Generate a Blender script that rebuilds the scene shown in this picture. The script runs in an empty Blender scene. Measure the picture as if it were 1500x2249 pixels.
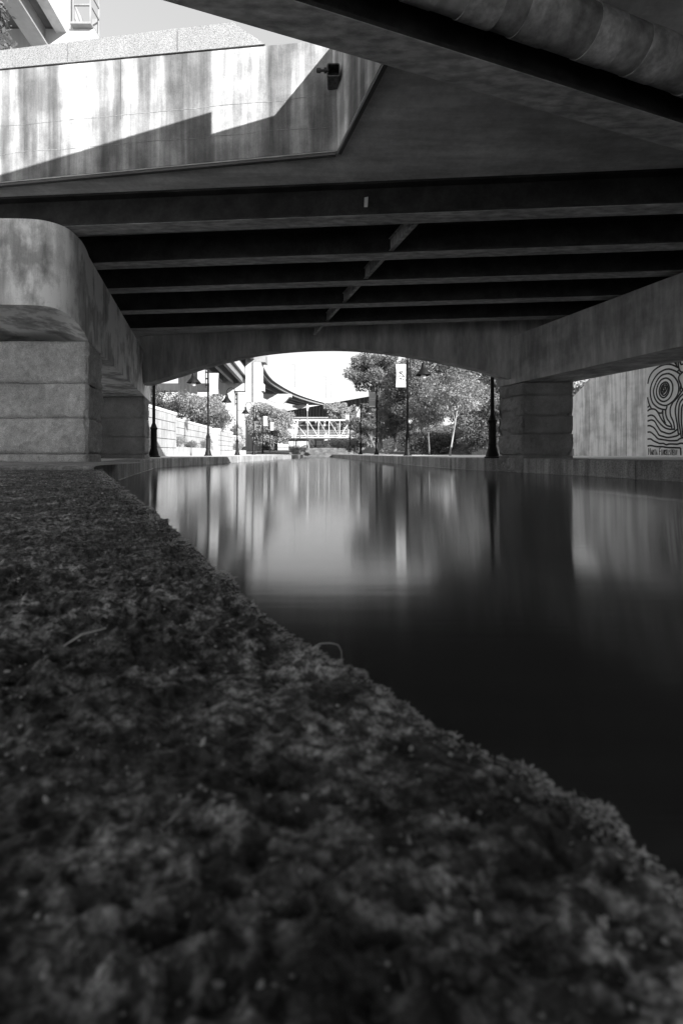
import bpy, math, random
import numpy as np
from mathutils import Vector, noise as mn

S = bpy.context.scene
COL = S.collection
rad = math.radians

# ------------------------------------------------------------------ camera, sky, sun, exposure
cam_d = bpy.data.cameras.new("camera")
cam = bpy.data.objects.new("camera", cam_d); COL.objects.link(cam)
cam.location = (0, 0, 0); cam.rotation_euler = (rad(90), 0, 0)
cam_d.sensor_fit = 'HORIZONTAL'; cam_d.sensor_width = 36.0; cam_d.lens = 24.0
cam_d.shift_y = -0.0863
cam_d.clip_start = 0.02; cam_d.clip_end = 3000
cam_d.dof.use_dof = True; cam_d.dof.focus_distance = 6.5; cam_d.dof.aperture_fstop = 8.5
S.camera = cam

LIGHT = Vector((-1.425, 1.881, -0.896)).normalized()        # the way the sunlight travels
SUN = -LIGHT
w = bpy.data.worlds.new("World"); S.world = w; w.use_nodes = True
nt = w.node_tree; nt.nodes.clear()
sky = nt.nodes.new("ShaderNodeTexSky"); sky.sky_type = 'NISHITA'; sky.sun_disc = False
sky.sun_elevation = math.asin(SUN.z); sky.sun_rotation = math.atan2(SUN.x, SUN.y)
sky.air_density = 1.0; sky.dust_density = 0.6; sky.ozone_density = 1.0
sep = nt.nodes.new("ShaderNodeSeparateColor")
bg = nt.nodes.new("ShaderNodeBackground"); bg.inputs[1].default_value = 0.093
wo = nt.nodes.new("ShaderNodeOutputWorld")
nt.links.new(sky.outputs[0], sep.inputs[0])
pw = nt.nodes.new('ShaderNodeMath'); pw.operation = 'POWER'; pw.inputs[1].default_value = 0.45
nt.links.new(sep.outputs[2], pw.inputs[0]); nt.links.new(pw.outputs[0], bg.inputs[0])                   # one channel only: a black-and-white sky
nt.links.new(bg.outputs[0], wo.inputs[0])
sl = bpy.data.lights.new("sun", 'SUN'); sl.energy = 2.1; sl.angle = rad(0.5); sl.color = (1, 1, 1)
so = bpy.data.objects.new("sun", sl); COL.objects.link(so)
so.rotation_euler = LIGHT.to_track_quat('-Z', 'Y').to_euler()
S.view_settings.view_transform = 'Standard'; S.view_settings.look = 'None'
S.view_settings.exposure = 2.35; S.view_settings.gamma = 1.0
S.render.engine = 'CYCLES'
S.cycles.max_bounces = 10; S.cycles.diffuse_bounces = 6
S.cycles.use_denoising = True

# ------------------------------------------------------------------ helpers
def tag(o, label=None, cat=None, group=None, kind=None):
    if label: o['label'] = label
    if cat: o['category'] = cat
    if group: o['group'] = group
    if kind: o['kind'] = kind
    return o

def thing(name, loc, label, cat, group=None, rz=0.0):
    o = bpy.data.objects.new(name, None); COL.objects.link(o)
    o.location = loc; o.rotation_euler = (0, 0, rz); o.empty_display_size = 0.2
    return tag(o, label, cat, group)

def copy_tree(o, parent=None):
    c = o.copy(); COL.objects.link(c); c.parent = parent
    for ch in o.children: copy_tree(ch, c)
    return c

def world_loc(o):
    v = Vector((0, 0, 0))
    while o is not None:
        v += Vector(o.location); o = o.parent
    return v

class MB:
    """collects faces, then becomes ONE mesh object (vertices given in world space, or local if local=True)"""
    def __init__(s): s.v = []; s.f = []
    def add(s, vs, fs):
        b = len(s.v); s.v += [tuple(p) for p in vs]; s.f += [tuple(b + i for i in f) for f in fs]
    def box(s, x0, x1, y0, y1, z0, z1):
        s.hexa([(x0, y0, z0), (x1, y0, z0), (x1, y1, z0), (x0, y1, z0), (x0, y0, z1), (x1, y0, z1), (x1, y1, z1), (x0, y1, z1)])
    def hexa(s, p):
        s.add(p, [(3, 2, 1, 0), (4, 5, 6, 7), (0, 1, 5, 4), (1, 2, 6, 5), (2, 3, 7, 6), (3, 0, 4, 7)])
    def prism(s, poly, z0, z1, cap=True):
        n = len(poly); a = (lambda z, i: z[i] if isinstance(z, (list, tuple)) else z)
        vs = [(p[0], p[1], a(z0, i)) for i, p in enumerate(poly)] + [(p[0], p[1], a(z1, i)) for i, p in enumerate(poly)]
        fs = [(i, (i + 1) % n, n + (i + 1) % n, n + i) for i in range(n)]
        if cap: fs += [tuple(range(n - 1, -1, -1)), tuple(range(n, 2 * n))]
        s.add(vs, fs)
    def bar(s, a, b, wd, ht, up=(0, 0, 1)):
        a = Vector(a); b = Vector(b); d = (b - a).normalized(); up = Vector(up)
        sd = d.cross(up)
        if sd.length < 1e-4: sd = d.cross(Vector((0, 1, 0)))
        sd.normalize(); u = sd.cross(d).normalized(); sd *= wd / 2; u *= ht / 2
        s.hexa([a - sd - u, a + sd - u, b + sd - u, b - sd - u, a - sd + u, a + sd + u, b + sd + u, b - sd + u])
    def tube(s, path, r, n=10, cap=True):
        path = [Vector(p) for p in path]; m = len(path)
        rr = r if isinstance(r, (list, tuple)) else [r] * m
        vs = []; ref = None
        for i, p in enumerate(path):
            t = (path[min(i + 1, m - 1)] - path[max(i - 1, 0)]).normalized()
            if ref is None:
                ref = t.orthogonal().normalized()
            ref = (ref - t * ref.dot(t)).normalized(); bi = t.cross(ref)
            for k in range(n):
                an = 2 * math.pi * k / n
                vs.append(p + (ref * math.cos(an) + bi * math.sin(an)) * rr[i])
        fs = [(i * n + k, i * n + (k + 1) % n, (i + 1) * n + (k + 1) % n, (i + 1) * n + k) for i in range(m - 1) for k in range(n)]
        if cap: fs += [tuple(range(n - 1, -1, -1)), tuple((m - 1) * n + k for k in range(n))]
        s.add(vs, fs)
    def lathe(s, prof, c=(0, 0, 0), n=20):
        vs = [(c[0] + r * math.cos(2 * math.pi * k / n), c[1] + r * math.sin(2 * math.pi * k / n), c[2] + z) for r, z in prof for k in range(n)]
        m = len(prof)
        fs = [(i * n + k, i * n + (k + 1) % n, (i + 1) * n + (k + 1) % n, (i + 1) * n + k) for i in range(m - 1) for k in range(n)]
        s.add(vs, fs)
    def ibeam(s, a, b, zb, zt, fw=0.3, ft=0.03, wt=0.02, top=True):
        """I-section along a->b (2D points), bottom zb, top zt"""
        a = Vector((a[0], a[1], 0)); b = Vector((b[0], b[1], 0)); d = (b - a).normalized(); nn = Vector((-d.y, d.x, 0))
        def pc(hw, z0, z1):
            z = Vector((0, 0, 1))
            s.hexa([a - nn * hw + z * z0, b - nn * hw + z * z0, b + nn * hw + z * z0, a + nn * hw + z * z0,
                    a - nn * hw + z * z1, b - nn * hw + z * z1, b + nn * hw + z * z1, a + nn * hw + z * z1])
        pc(fw / 2, zb, zb + ft); pc(wt / 2, zb + ft, zt - (ft if top else 0))
        if top: pc(fw / 2, zt - ft, zt)
    def ribbon(s, pts, wd, fr, off=0.0):
        """flat painted stroke; pts are 2D, fr maps (a, b, off) to 3D"""
        n = len(pts); vs = []
        for i, p in enumerate(pts):
            q0 = pts[max(i - 1, 0)]; q1 = pts[min(i + 1, n - 1)]
            dx, dy = q1[0] - q0[0], q1[1] - q0[1]; L = math.hypot(dx, dy) or 1
            nx, ny = -dy / L * wd / 2, dx / L * wd / 2
            vs += [fr(p[0] - nx, p[1] - ny, off), fr(p[0] + nx, p[1] + ny, off)]
        s.add(vs, [(2 * i, 2 * i + 1, 2 * i + 3, 2 * i + 2) for i in range(n - 1)])
    def build(s, name, mat, parent=None, smooth=None, local=False):
        me = bpy.data.meshes.new(name)
        off = Vector((0, 0, 0)) if (local or parent is None) else world_loc(parent)
        me.from_pydata([(p[0] - off.x, p[1] - off.y, p[2] - off.z) for p in s.v], [], s.f)
        me.update()
        if mat: me.materials.append(mat)
        if smooth is not None:
            me.polygons.foreach_set('use_smooth', [True] * len(me.polygons))
            me.set_sharp_from_angle(angle=rad(smooth))
        o = bpy.data.objects.new(name, me); COL.objects.link(o); o.parent = parent
        return o

def np_mesh(name, V, F, mat, parent=None, smooth=False):
    """fast mesh: V (n,3), F (m,k)"""
    me = bpy.data.meshes.new(name); k = F.shape[1]
    me.vertices.add(len(V)); me.vertices.foreach_set('co', np.ascontiguousarray(V, np.float32).ravel())
    me.loops.add(F.size); me.loops.foreach_set('vertex_index', np.ascontiguousarray(F, np.int32).ravel())
    me.polygons.add(len(F)); me.polygons.foreach_set('loop_start', np.arange(0, F.size, k, dtype=np.int32))
    me.update(calc_edges=True)
    if smooth: me.polygons.foreach_set('use_smooth', [True] * len(F))
    me.materials.append(mat)
    o = bpy.data.objects.new(name, me); COL.objects.link(o); o.parent = parent
    return o

def smoothpath(pts, k=6):
    P = [Vector((p[0], p[1])) for p in pts]; out = []
    for i in range(len(P) - 1):
        p0 = P[max(i - 1, 0)]; p1 = P[i]; p2 = P[i + 1]; p3 = P[min(i + 2, len(P) - 1)]
        for j in range(k):
            t = j / k
            q = 0.5 * ((2 * p1) + (p2 - p0) * t + (2 * p0 - 5 * p1 + 4 * p2 - p3) * t * t + (3 * p1 - p0 - 3 * p2 + p3) * t ** 3)
            out.append((q.x, q.y))
    out.append((P[-1].x, P[-1].y))
    return out

# ------------------------------------------------------------------ materials (all neutral greys: a black-and-white photograph)
def M(name, base, rough=0.85, layers=(), bumps=(), spec=0.35, metallic=0.0, lo=0.004, hi=0.9, coat=0):
    """base grey; layers = (scale xyz, amount, from, to[, detail]); bumps = (scale xyz, strength, distance)"""
    m = bpy.data.materials.new(name); m.use_nodes = True; t = m.node_tree; N = t.nodes; L = t.links
    b = N["Principled BSDF"]; b.inputs["Roughness"].default_value = rough
    b.inputs["Specular IOR Level"].default_value = spec; b.inputs["Metallic"].default_value = metallic
    tc = N.new("ShaderNodeTexCoord")
    def nz(sc, det=6, seed=0):
        mp = N.new("ShaderNodeMapping"); mp.inputs["Scale"].default_value = sc; mp.inputs["Location"].default_value = (seed * 3.7, seed * 1.9, seed * 5.3)
        L.new(tc.outputs["Object"], mp.inputs[0])
        n = N.new("ShaderNodeTexNoise"); n.inputs["Scale"].default_value = 1.0; n.inputs["Detail"].default_value = det
        n.inputs["Roughness"].default_value = 0.6
        L.new(mp.outputs[0], n.inputs["Vector"]); return n.outputs[0]
    val = N.new("ShaderNodeValue"); val.outputs[0].default_value = base; cur = val.outputs[0]
    for i, ly in enumerate(layers):
        sc, am, f0, f1 = ly[:4]; det = ly[4] if len(ly) > 4 else 6
        mr = N.new("ShaderNodeMapRange"); mr.inputs[1].default_value = f0; mr.inputs[2].default_value = f1
        mr.inputs[3].default_value = 1 - am; mr.inputs[4].default_value = 1 + am * 0.8
        L.new(nz(sc, det, i + 1), mr.inputs[0])
        mu = N.new("ShaderNodeMath"); mu.operation = 'MULTIPLY'; L.new(cur, mu.inputs[0]); L.new(mr.outputs[0], mu.inputs[1]); cur = mu.outputs[0]
    cl = N.new("ShaderNodeClamp"); cl.inputs[1].default_value = lo; cl.inputs[2].default_value = hi
    L.new(cur, cl.inputs[0]); L.new(cl.outputs[0], b.inputs["Base Color"])
    prev = None
    for i, (sc, st, ds) in enumerate(bumps):
        bp = N.new("ShaderNodeBump"); bp.inputs["Strength"].default_value = st; bp.inputs["Distance"].default_value = ds
        L.new(nz(sc, 8, i + 11), bp.inputs["Height"])
        if prev is not None: L.new(prev, bp.inputs["Normal"])
        prev = bp.outputs[0]
    if prev is not None: L.new(prev, b.inputs["Normal"])
    return m

def leafmat(name, base, var=0.5, trans=0.35):
    m = bpy.data.materials.new(name); m.use_nodes = True; t = m.node_tree; N = t.nodes; L = t.links; N.clear()
    tc = N.new("ShaderNodeTexCoord"); nz = N.new("ShaderNodeTexNoise"); nz.inputs["Scale"].default_value = 2.3; nz.inputs["Detail"].default_value = 4
    L.new(tc.outputs["Object"], nz.inputs["Vector"])
    mr = N.new("ShaderNodeMapRange"); mr.inputs[1].default_value = 0.3; mr.inputs[2].default_value = 0.7
    mr.inputs[3].default_value = base * (1 - var); mr.inputs[4].default_value = base * (1 + var)
    L.new(nz.outputs[0], mr.inputs[0])
    d = N.new("ShaderNodeBsdfPrincipled"); d.inputs["Roughness"].default_value = 0.55; d.inputs["Specular IOR Level"].default_value = 0.3
    tr = N.new("ShaderNodeBsdfTranslucent"); L.new(mr.outputs[0], d.inputs["Base Color"]); L.new(mr.outputs[0], tr.inputs[0])
    mx = N.new("ShaderNodeMixShader"); mx.inputs[0].default_value = trans; L.new(d.outputs[0], mx.inputs[1]); L.new(tr.outputs[0], mx.inputs[2])
    o = N.new("ShaderNodeOutputMaterial"); L.new(mx.outputs[0], o.inputs[0]); return m

m_fascia = M("stained_concrete", 0.40, 0.9, [((6, 6, 0.35), 0.30, 0.40, 0.62, 5), ((1.7, 1.7, 0.16), 0.55, 0.40, 0.60, 3), ((26, 26, 1.5), 0.10, 0.38, 0.62, 3), ((2.6, 2.6, 2.2), 0.26, 0.4, 0.62), ((60, 60, 50), 0.12, 0.3, 0.6)],
             [((40, 40, 40), 0.25, 0.01)])
m_soffit = M("soffit_concrete", 0.68, 0.9, [((1.2, 1.2, 1.2), 0.2, 0.35, 0.65), ((1.0, 6.0, 2), 0.18, 0.36, 0.64), ((14, 14, 14), 0.12, 0.3, 0.7)], [((30, 30, 30), 0.2, 0.01)])
m_cap_shade = M("shade_toned_cap_concrete", 0.40, 0.9, [((2.6, 2.6, 0.35), 0.3, 0.36, 0.64), ((9, 9, 1.5), 0.14, 0.35, 0.65), ((1.1, 1.1, 1.3), 0.25, 0.38, 0.6)], [((25, 25, 25), 0.3, 0.01)])  # same cap concrete, darkened: the right cap's shade is in its colour
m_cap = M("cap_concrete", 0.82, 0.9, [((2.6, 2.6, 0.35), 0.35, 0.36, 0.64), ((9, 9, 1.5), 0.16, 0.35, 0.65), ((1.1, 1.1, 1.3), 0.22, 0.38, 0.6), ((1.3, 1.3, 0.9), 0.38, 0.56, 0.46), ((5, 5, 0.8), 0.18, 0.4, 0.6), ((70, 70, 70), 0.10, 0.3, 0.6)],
          [((25, 25, 25), 0.3, 0.01), ((2.5, 2.5, 1.2), 0.25, 0.03)])  # left cap's colour raised to stand in for light on its nose
m_archbeam = M("arch_beam_concrete", 0.42, 0.9, [((2.2, 2.2, 0.5), 0.35, 0.36, 0.64), ((10, 10, 2), 0.15, 0.35, 0.65)], [((20, 20, 20), 0.25, 0.01)])
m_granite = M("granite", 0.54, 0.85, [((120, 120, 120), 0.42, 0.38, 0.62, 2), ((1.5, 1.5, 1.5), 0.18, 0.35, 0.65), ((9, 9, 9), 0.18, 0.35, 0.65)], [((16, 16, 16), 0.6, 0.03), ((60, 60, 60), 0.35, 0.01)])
m_granite_shade = M("shade_toned_granite", 0.25, 0.85, [((120, 120, 120), 0.4, 0.38, 0.62, 2), ((1.5, 1.5, 1.5), 0.25, 0.35, 0.65)], [((16, 16, 16), 0.6, 0.03)])  # missing light on the far piers put into a darker stone colour
m_coping = M("pale_granite", 0.30, 0.8, [((105, 105, 105), 0.5, 0.38, 0.6, 2), ((2, 2, 2), 0.1, 0.35, 0.65)], [((70, 70, 70), 0.4, 0.006)])
m_quay = M("quay_stone", 0.30, 0.85, [((5, 5, 0.7), 0.35, 0.38, 0.62), ((35, 35, 35), 0.3, 0.35, 0.62, 3), ((1.0, 1.0, 0.5), 0.25, 0.36, 0.64)], [((25, 25, 25), 0.5, 0.02)])
m_paving = M("paving", 0.68, 0.85, [((1.2, 1.2, 1.2), 0.15, 0.35, 0.65), ((25, 25, 25), 0.15, 0.35, 0.65)], [((40, 40, 40), 0.2, 0.005)])
m_blockwall = M("wall_block", 0.40, 0.9, [((3, 3, 0.8), 0.22, 0.36, 0.64), ((30, 30, 30), 0.18, 0.35, 0.65)], [((14, 14, 14), 0.4, 0.03)])
m_wing = M("wing_wall_concrete", 0.78, 0.9, [((5, 5, 0.35), 0.30, 0.38, 0.64), ((12, 12, 0.8), 0.2, 0.36, 0.64), ((1.1, 1.1, 1.5), 0.25, 0.38, 0.6)], [((25, 25, 25), 0.2, 0.01)])
m_mural = M("mural_ground_paint", 0.82, 0.75, [((2, 2, 2), 0.1, 0.35, 0.65), ((1, 1, 0.6), 0.08, 0.35, 0.65)], [((25, 25, 25), 0.15, 0.005)])
m_black = M("black_paint", 0.012, 0.6)
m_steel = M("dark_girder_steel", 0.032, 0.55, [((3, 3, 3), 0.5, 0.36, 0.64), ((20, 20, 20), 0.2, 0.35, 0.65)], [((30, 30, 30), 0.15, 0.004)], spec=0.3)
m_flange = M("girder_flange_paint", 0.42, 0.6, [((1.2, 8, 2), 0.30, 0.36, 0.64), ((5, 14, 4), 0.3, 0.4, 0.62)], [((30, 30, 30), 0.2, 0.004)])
m_rust = M("weathered_steel", 0.08, 0.6, [((30, 30, 30), 0.5, 0.35, 0.65)], [((60, 60, 60), 0.4, 0.004)], spec=0.5)
m_pipe = M("pipe_jacket", 0.40, 0.6, [((2.5, 2.5, 2.5), 0.45, 0.36, 0.62), ((9, 9, 9), 0.25, 0.36, 0.64)], [((12, 12, 12), 0.3, 0.02)])
m_iron = M("black_iron", 0.009, 0.5, [((8, 8, 8), 0.3, 0.35, 0.65)], spec=0.18)
m_bulb = M("lamp_globe", 0.75, 0.25, spec=0.5)
m_banner = M("banner_cloth", 0.62, 0.8, [((6, 6, 2), 0.08, 0.35, 0.65)])
m_banner_grey = M("grey_banner_cloth", 0.34, 0.8, [((6, 6, 2), 0.12, 0.35, 0.65)])
m_print = M("banner_ink", 0.05, 0.8)
m_print_pale = M("pale_banner_ink", 0.75, 0.8)
m_truss = M("truss_paint", 0.5, 0.6)
m_white = M("white_paint", 0.70, 0.6, [((4, 4, 4), 0.08, 0.35, 0.65)])
m_hwy = M("highway_concrete", 0.46, 0.85, [((1.5, 1.5, 0.1), 0.12, 0.36, 0.64), ((6, 6, 0.4), 0.06, 0.36, 0.64)], [((6, 6, 6), 0.1, 0.02)])
m_hwysteel = M("highway_girder_paint", 0.26, 0.6, [((2, 2, 2), 0.15, 0.35, 0.65)])
m_hwydark = M("shaded_steelwork", 0.12, 0.7, [((1, 1, 1), 0.3, 0.35, 0.65)])
m_rail = M("old_plate_girder", 0.045, 0.7, [((1, 1, 0.2), 0.4, 0.36, 0.64)])
m_soil = M("mulch", 0.10, 0.95, [((3, 3, 3), 0.4, 0.35, 0.65), ((25, 25, 25), 0.4, 0.35, 0.65)], [((20, 20, 20), 0.8, 0.05)])
m_ground = M("ground_dirt", 0.16, 0.95, [((0.3, 0.3, 0.3), 0.3, 0.35, 0.65)], [((6, 6, 6), 0.5, 0.05)])
m_bark = M("bark", 0.14, 0.95, [((9, 9, 2), 0.4, 0.35, 0.65)], [((30, 30, 6), 0.7, 0.03)])
m_bark_pale = M("pale_bark", 0.30, 0.9, [((9, 9, 3), 0.3, 0.35, 0.65)], [((30, 30, 8), 0.5, 0.02)])
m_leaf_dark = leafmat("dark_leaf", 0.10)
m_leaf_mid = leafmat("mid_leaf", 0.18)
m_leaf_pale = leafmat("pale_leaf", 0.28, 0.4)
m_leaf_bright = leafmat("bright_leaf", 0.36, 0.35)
m_moss = M("mossy_stone", 0.13, 0.62, [((4, 7, 6), 0.55, 0.42, 0.58), ((16, 30, 30), 0.7, 0.43, 0.57), ((60, 95, 95), 0.7, 0.45, 0.55, 3), ((260, 300, 300), 0.5, 0.40, 0.60, 3)], [((130, 150, 150), 0.9, 0.004), ((420, 420, 420), 0.8, 0.0016)], spec=0.55)
m_tuft = leafmat("moss_frond", 0.14, 0.6, 0.25)
m_straw = leafmat("dry_straw", 0.75, 0.3, 0.4)  # straw colour raised so the ledge rim looks lit
m_chip = M("pale_grit", 0.30, 0.8, [((60, 60, 60), 0.5, 0.35, 0.65)])
m_foam_glint = M("foam_glint", 0.85, 0.5)

# water
m_water = bpy.data.materials.new("canal_water"); m_water.use_nodes = True
_t = m_water.node_tree; _b = _t.nodes["Principled BSDF"]
_b.inputs["Base Color"].default_value = (0.05, 0.05, 0.05, 1); _b.inputs["Roughness"].default_value = 0.10; _b.inputs["Anisotropic"].default_value = 0.86
_b.inputs["IOR"].default_value = 1.6; _b.inputs["Specular IOR Level"].default_value = 1.0
_tc = _t.nodes.new("ShaderNodeTexCoord"); _mp = _t.nodes.new("ShaderNodeMapping"); _mp.inputs["Scale"].default_value = (1.2, 11, 1)
_tg = _t.nodes.new('ShaderNodeCombineXYZ'); _tg.inputs[1].default_value = 1.0; _t.links.new(_tg.outputs[0], _b.inputs['Tangent'])
_nz = _t.nodes.new("ShaderNodeTexNoise"); _nz.inputs["Scale"].default_value = 1.0; _nz.inputs["Detail"].default_value = 3
_bp = _t.nodes.new("ShaderNodeBump"); _bp.inputs["Strength"].default_value = 0.035; _bp.inputs["Distance"].default_value = 0.012
_t.links.new(_tc.outputs["Object"], _mp.inputs[0]); _t.links.new(_mp.outputs[0], _nz.inputs["Vector"])
_t.links.new(_nz.outputs[0], _bp.inputs["Height"]); _t.links.new(_bp.outputs[0], _b.inputs["Normal"])

WZ = -0.53          # water level (eye level is 0)
# ------------------------------------------------------------------ ground and water
mb = MB(); mb.add([(-900, -300, -1.3), (900, -300, -1.3), (900, 1500, -1.3), (-900, 1500, -1.3)], [(0, 1, 2, 3)])
tag(mb.build("ground", m_ground), kind="structure")
mb = MB(); mb.add([(-30, -40, WZ), (40, -40, WZ), (40, 75, WZ), (-30, 75, WZ)], [(0, 1, 2, 3)])
tag(mb.build("water", m_water), kind="structure")

# quay edges (x, y): stone face towards the water
RQ = [(9.55, -2.4), (7.0, 6.04), (5.02, 12.6), (4.72, 13.55), (4.46, 13.72), (3.84, 16), (3.05, 21), (2.16, 28), (1.43, 34), (0.42, 42), (-0.7, 53), (-1.2, 58)]
LQ = [(-3.80, 7.35), (-4.36, 8.8), (-5.4, 12.1), (-6.1, 14.4), (-6.55, 15.9), (-6.72, 17.2), (-6.58, 18.9), (-6.1, 24.4), (-5.55, 34), (-4.62, 48), (-4.8, 57.5)]

def offset_poly(P, d):
    out = []
    for i, p in enumerate(P):
        a = Vector(P[max(i - 1, 0)]); b = Vector(P[min(i + 1, len(P) - 1)]); t = (b - a).normalized()
        out.append((p[0] + t.y * d, p[1] - t.x * d))
    return out

def quay(name, P, side, ztop, seed):
    """row of coping blocks along the water's edge; one mesh"""
    rnd = random.Random(seed); mb = MB()
    pts = []
    for i in range(len(P) - 1):
        a = Vector(P[i]); b = Vector(P[i + 1]); L = (b - a).length; n = max(1, round(L / 1.7))
        for k in range(n): pts.append((a.lerp(b, k / n), i + k / n))
    pts.append((Vector(P[-1]), len(P) - 1))
    for i in range(len(pts) - 1):
        a, b = pts[i][0], pts[i + 1][0]; t = (b - a).normalized(); n = Vector((t.y, -t.x)) * side   # points to land
        a2 = a + t * 0.006; b2 = b - t * 0.006; j = rnd.uniform(-0.012, 0.012); zz = ztop + rnd.uniform(-0.006, 0.006)
        a2 = a2 + n * j; b2 = b2 + n * j; w_ = 0.55
        c, d = b2 + n * w_, a2 + n * w_
        ch = 0.018
        fa, fb = a2 + n * ch, b2 + n * ch
        vs = [(a2.x, a2.y, -0.8), (b2.x, b2.y, -0.8), (b2.x, b2.y, zz - ch), (a2.x, a2.y, zz - ch), (fb.x, fb.y, zz), (fa.x, fa.y, zz), (c.x, c.y, zz + 0.012), (d.x, d.y, zz + 0.012), (c.x, c.y, -0.8), (d.x, d.y, -0.8)]
        mb.add(vs, [(0, 1, 2, 3), (3, 2, 4, 5), (5, 4, 6, 7), (1, 8, 6, 4, 2), (9, 0, 3, 5, 7), (8, 9, 7, 6)])
    return tag(mb.build(name, m_quay), kind="structure")
quay("quay", RQ, 1, -0.15, 3)
quay("quay", LQ, -1, -0.19, 4)

# promenades
inR = offset_poly(RQ, 0.5)
mb = MB()
poly = inR + [(3, 62), (60, 62), (60, -6), (14, -6)]
n = len(inR)
mb.add([(p[0], p[1], -0.145) for p in inR] + [(11.5 - 0.072 * p[1] if p[1] < 20 else p[0] + 4.5, p[1], -0.09) for p in inR],
       [(i, i + 1, n + i + 1, n + i) for i in range(n - 1)])
tag(mb.build("promenade", m_paving), kind="structure")
inL = offset_poly(LQ, -0.5); n = len(inL)
mb = MB()
mb.add([(p[0], p[1], -0.182) for p in inL] + [(-14, p[1], -0.15) for p in inL], [(i, n + i, n + i + 1, i + 1) for i in range(n - 1)])
mb.add([(-5.2, 57.45, -0.19), (-5.2, 62, -0.19), (-20, 62, -0.19), (-14, 57.45, -0.19)], [(0, 1, 2, 3)])
mb.add([(-14, 14, -0.16), (-60, 14, -0.16), (-60, -60, -0.16), (-14, -60, -0.16)], [(0, 1, 2, 3)])  # unseen pale plaza added to bounce sunlight
mb.add([(-14, -4, -0.26), (-14, -60, -0.26), (-0.9, -60, -0.26), (-0.4, -4, -0.26)], [(0, 1, 2, 3)])  # unseen paving added behind the eye, bouncing sunlight under the bridge
tag(mb.build("promenade", m_paving), kind="structure")
mb = MB(); mb.add([(-4.3, 7.3, -0.155), (-14, 7.3, -0.155), (-14, 5.75, -0.155), (-4.3, 5.75, -0.155)], [(0, 1, 2, 3)])
mb.add([(-14, 5.75, -0.26), (-14, -4, -0.26), (-0.4, -4, -0.26), (-0.25, -0.1, -0.26), (-1.2, 1.0, -0.26), (-3.6, 5.75, -0.26)], [(0, 1, 2, 3, 4, 5)])
tag(mb.build("pavement", m_moss), kind="structure")
# thin pale strip along the foot of the quays: foam and painted glints
def foam_glint(P, side, s0, s1, wd):
    mb = MB(); rnd = random.Random(5); pts = smoothpath(P, 40)
    pts = [p for p in pts if s0 <= p[1] <= s1]
    vs = []; n = len(pts)
    for i, p in enumerate(pts):
        a = Vector(pts[max(i - 1, 0)]); b = Vector(pts[min(i + 1, n - 1)]); t = (b - a).normalized(); nn = Vector((-t.y, t.x)) * side
        o1 = 0.012; o2 = o1 + wd * rnd.uniform(0.3, 1.2)
        vs += [(p[0] + nn.x * o1, p[1] + nn.y * o1, WZ + 0.004), (p[0] + nn.x * o2, p[1] + nn.y * o2, WZ + 0.004)]
    mb.add(vs, [(2 * i, 2 * i + 1, 2 * i + 3, 2 * i + 2) for i in range(n - 1)])
    return tag(mb.build("foam_glint_line", m_foam_glint), kind="stuff")
foam_glint(LQ, -1, 8.9, 15.6, 0.05)
foam_glint(RQ, 1, 5.0, 22.0, 0.05)

# ------------------------------------------------------------------ the bridge overhead
bridge = thing("concrete_bridge", (0, 9.5, -0.15), "low dark girder bridge with granite piers spanning the canal overhead", "bridge")
ZB = 3.42; ZS = 3.90
# deck slab, with the open notch at the left
K = (-0.06, 5.865); Rn = (0.546, 4.10)
fasY = lambda x: 5.865 - 0.142 * (x + 0.06)
gY = lambda x: Rn[1] + 0.33 * (x - Rn[0])
deck = [(-13, fasY(-13)), K, Rn, (-9, gY(-9)), (-9, -7), (16, -7), (16, 11.6), (-13, 16.9)]
mb = MB(); i_ = 0.006
mb.prism([(-13, fasY(-13) + i_), (K[0] + i_, K[1] + i_), (4.0, 5.29), (24, 4.7), (24, 11.0), (-13, 16.9)], ZS, 4.4)
mb.prism([(K[0] + i_, K[1] + i_ - 0.001), (Rn[0] + i_, Rn[1] - i_), (-9, gY(-9) - i_), (-9, -4.5), (-6, -9), (12.6, -12), (8.4, 5.14), (4.0, 5.289)], ZS, 4.4)  # unseen outline behind the eye shaped to block sun and admit skylight
mb.build("deck_slab", m_soffit, bridge)
# far arched end beam
def eY(x): return 13.06 - 0.178 * (x - 4.86)
AR = [(317, 842), (373, 825), (441, 803), (502, 787), (564, 774), (652, 765), (740, 763), (817, 768), (905, 780), (993, 797), (1067, 815), (1117, 832)]
pts = []
for u, v in smoothpath(AR, 4):
    a = (u - 750) / 1000; Y = 13.925 / (1 + 0.178 * a); pts.append((a * Y, Y, (995 - v) / 1000 * Y))
pts = [(-6.75, eY(-6.75), pts[0][2])] + pts + [(5.05, eY(5.05), pts[-1][2])]
mb = MB(); vs = []; nn = Vector((0.178, 1)).normalized() * 0.5
for x, y, z in pts: vs += [(x, y, z), (x, y, 3.89), (x + nn.x, y + nn.y, z), (x + nn.x, y + nn.y, 3.89)]
fs = []
for i in range(len(pts) - 1):
    a = 4 * i; b = a + 4
    fs += [(a, b, b + 1, a + 1), (a + 2, a + 3, b + 3, b + 2), (a, a + 2, b + 2, b), (a + 1, b + 1, b + 3, a + 3)]
fs += [(0, 1, 3, 2), (len(vs) - 4, len(vs) - 2, len(vs) - 1, len(vs) - 3)]
mb.add(vs, fs); mb.build("arch_beam", m_archbeam, bridge)
for xa, xb in ((5.06, 24.0), (-13.0, -6.76)):
    mb = MB(); mb.prism([(xa, eY(xa)), (xb, eY(xb)), (xb, eY(xb) + 0.4), (xa, eY(xa) + 0.4)], 3.36, 3.89); mb.build("end_diaphragm", m_archbeam, bridge)
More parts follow.
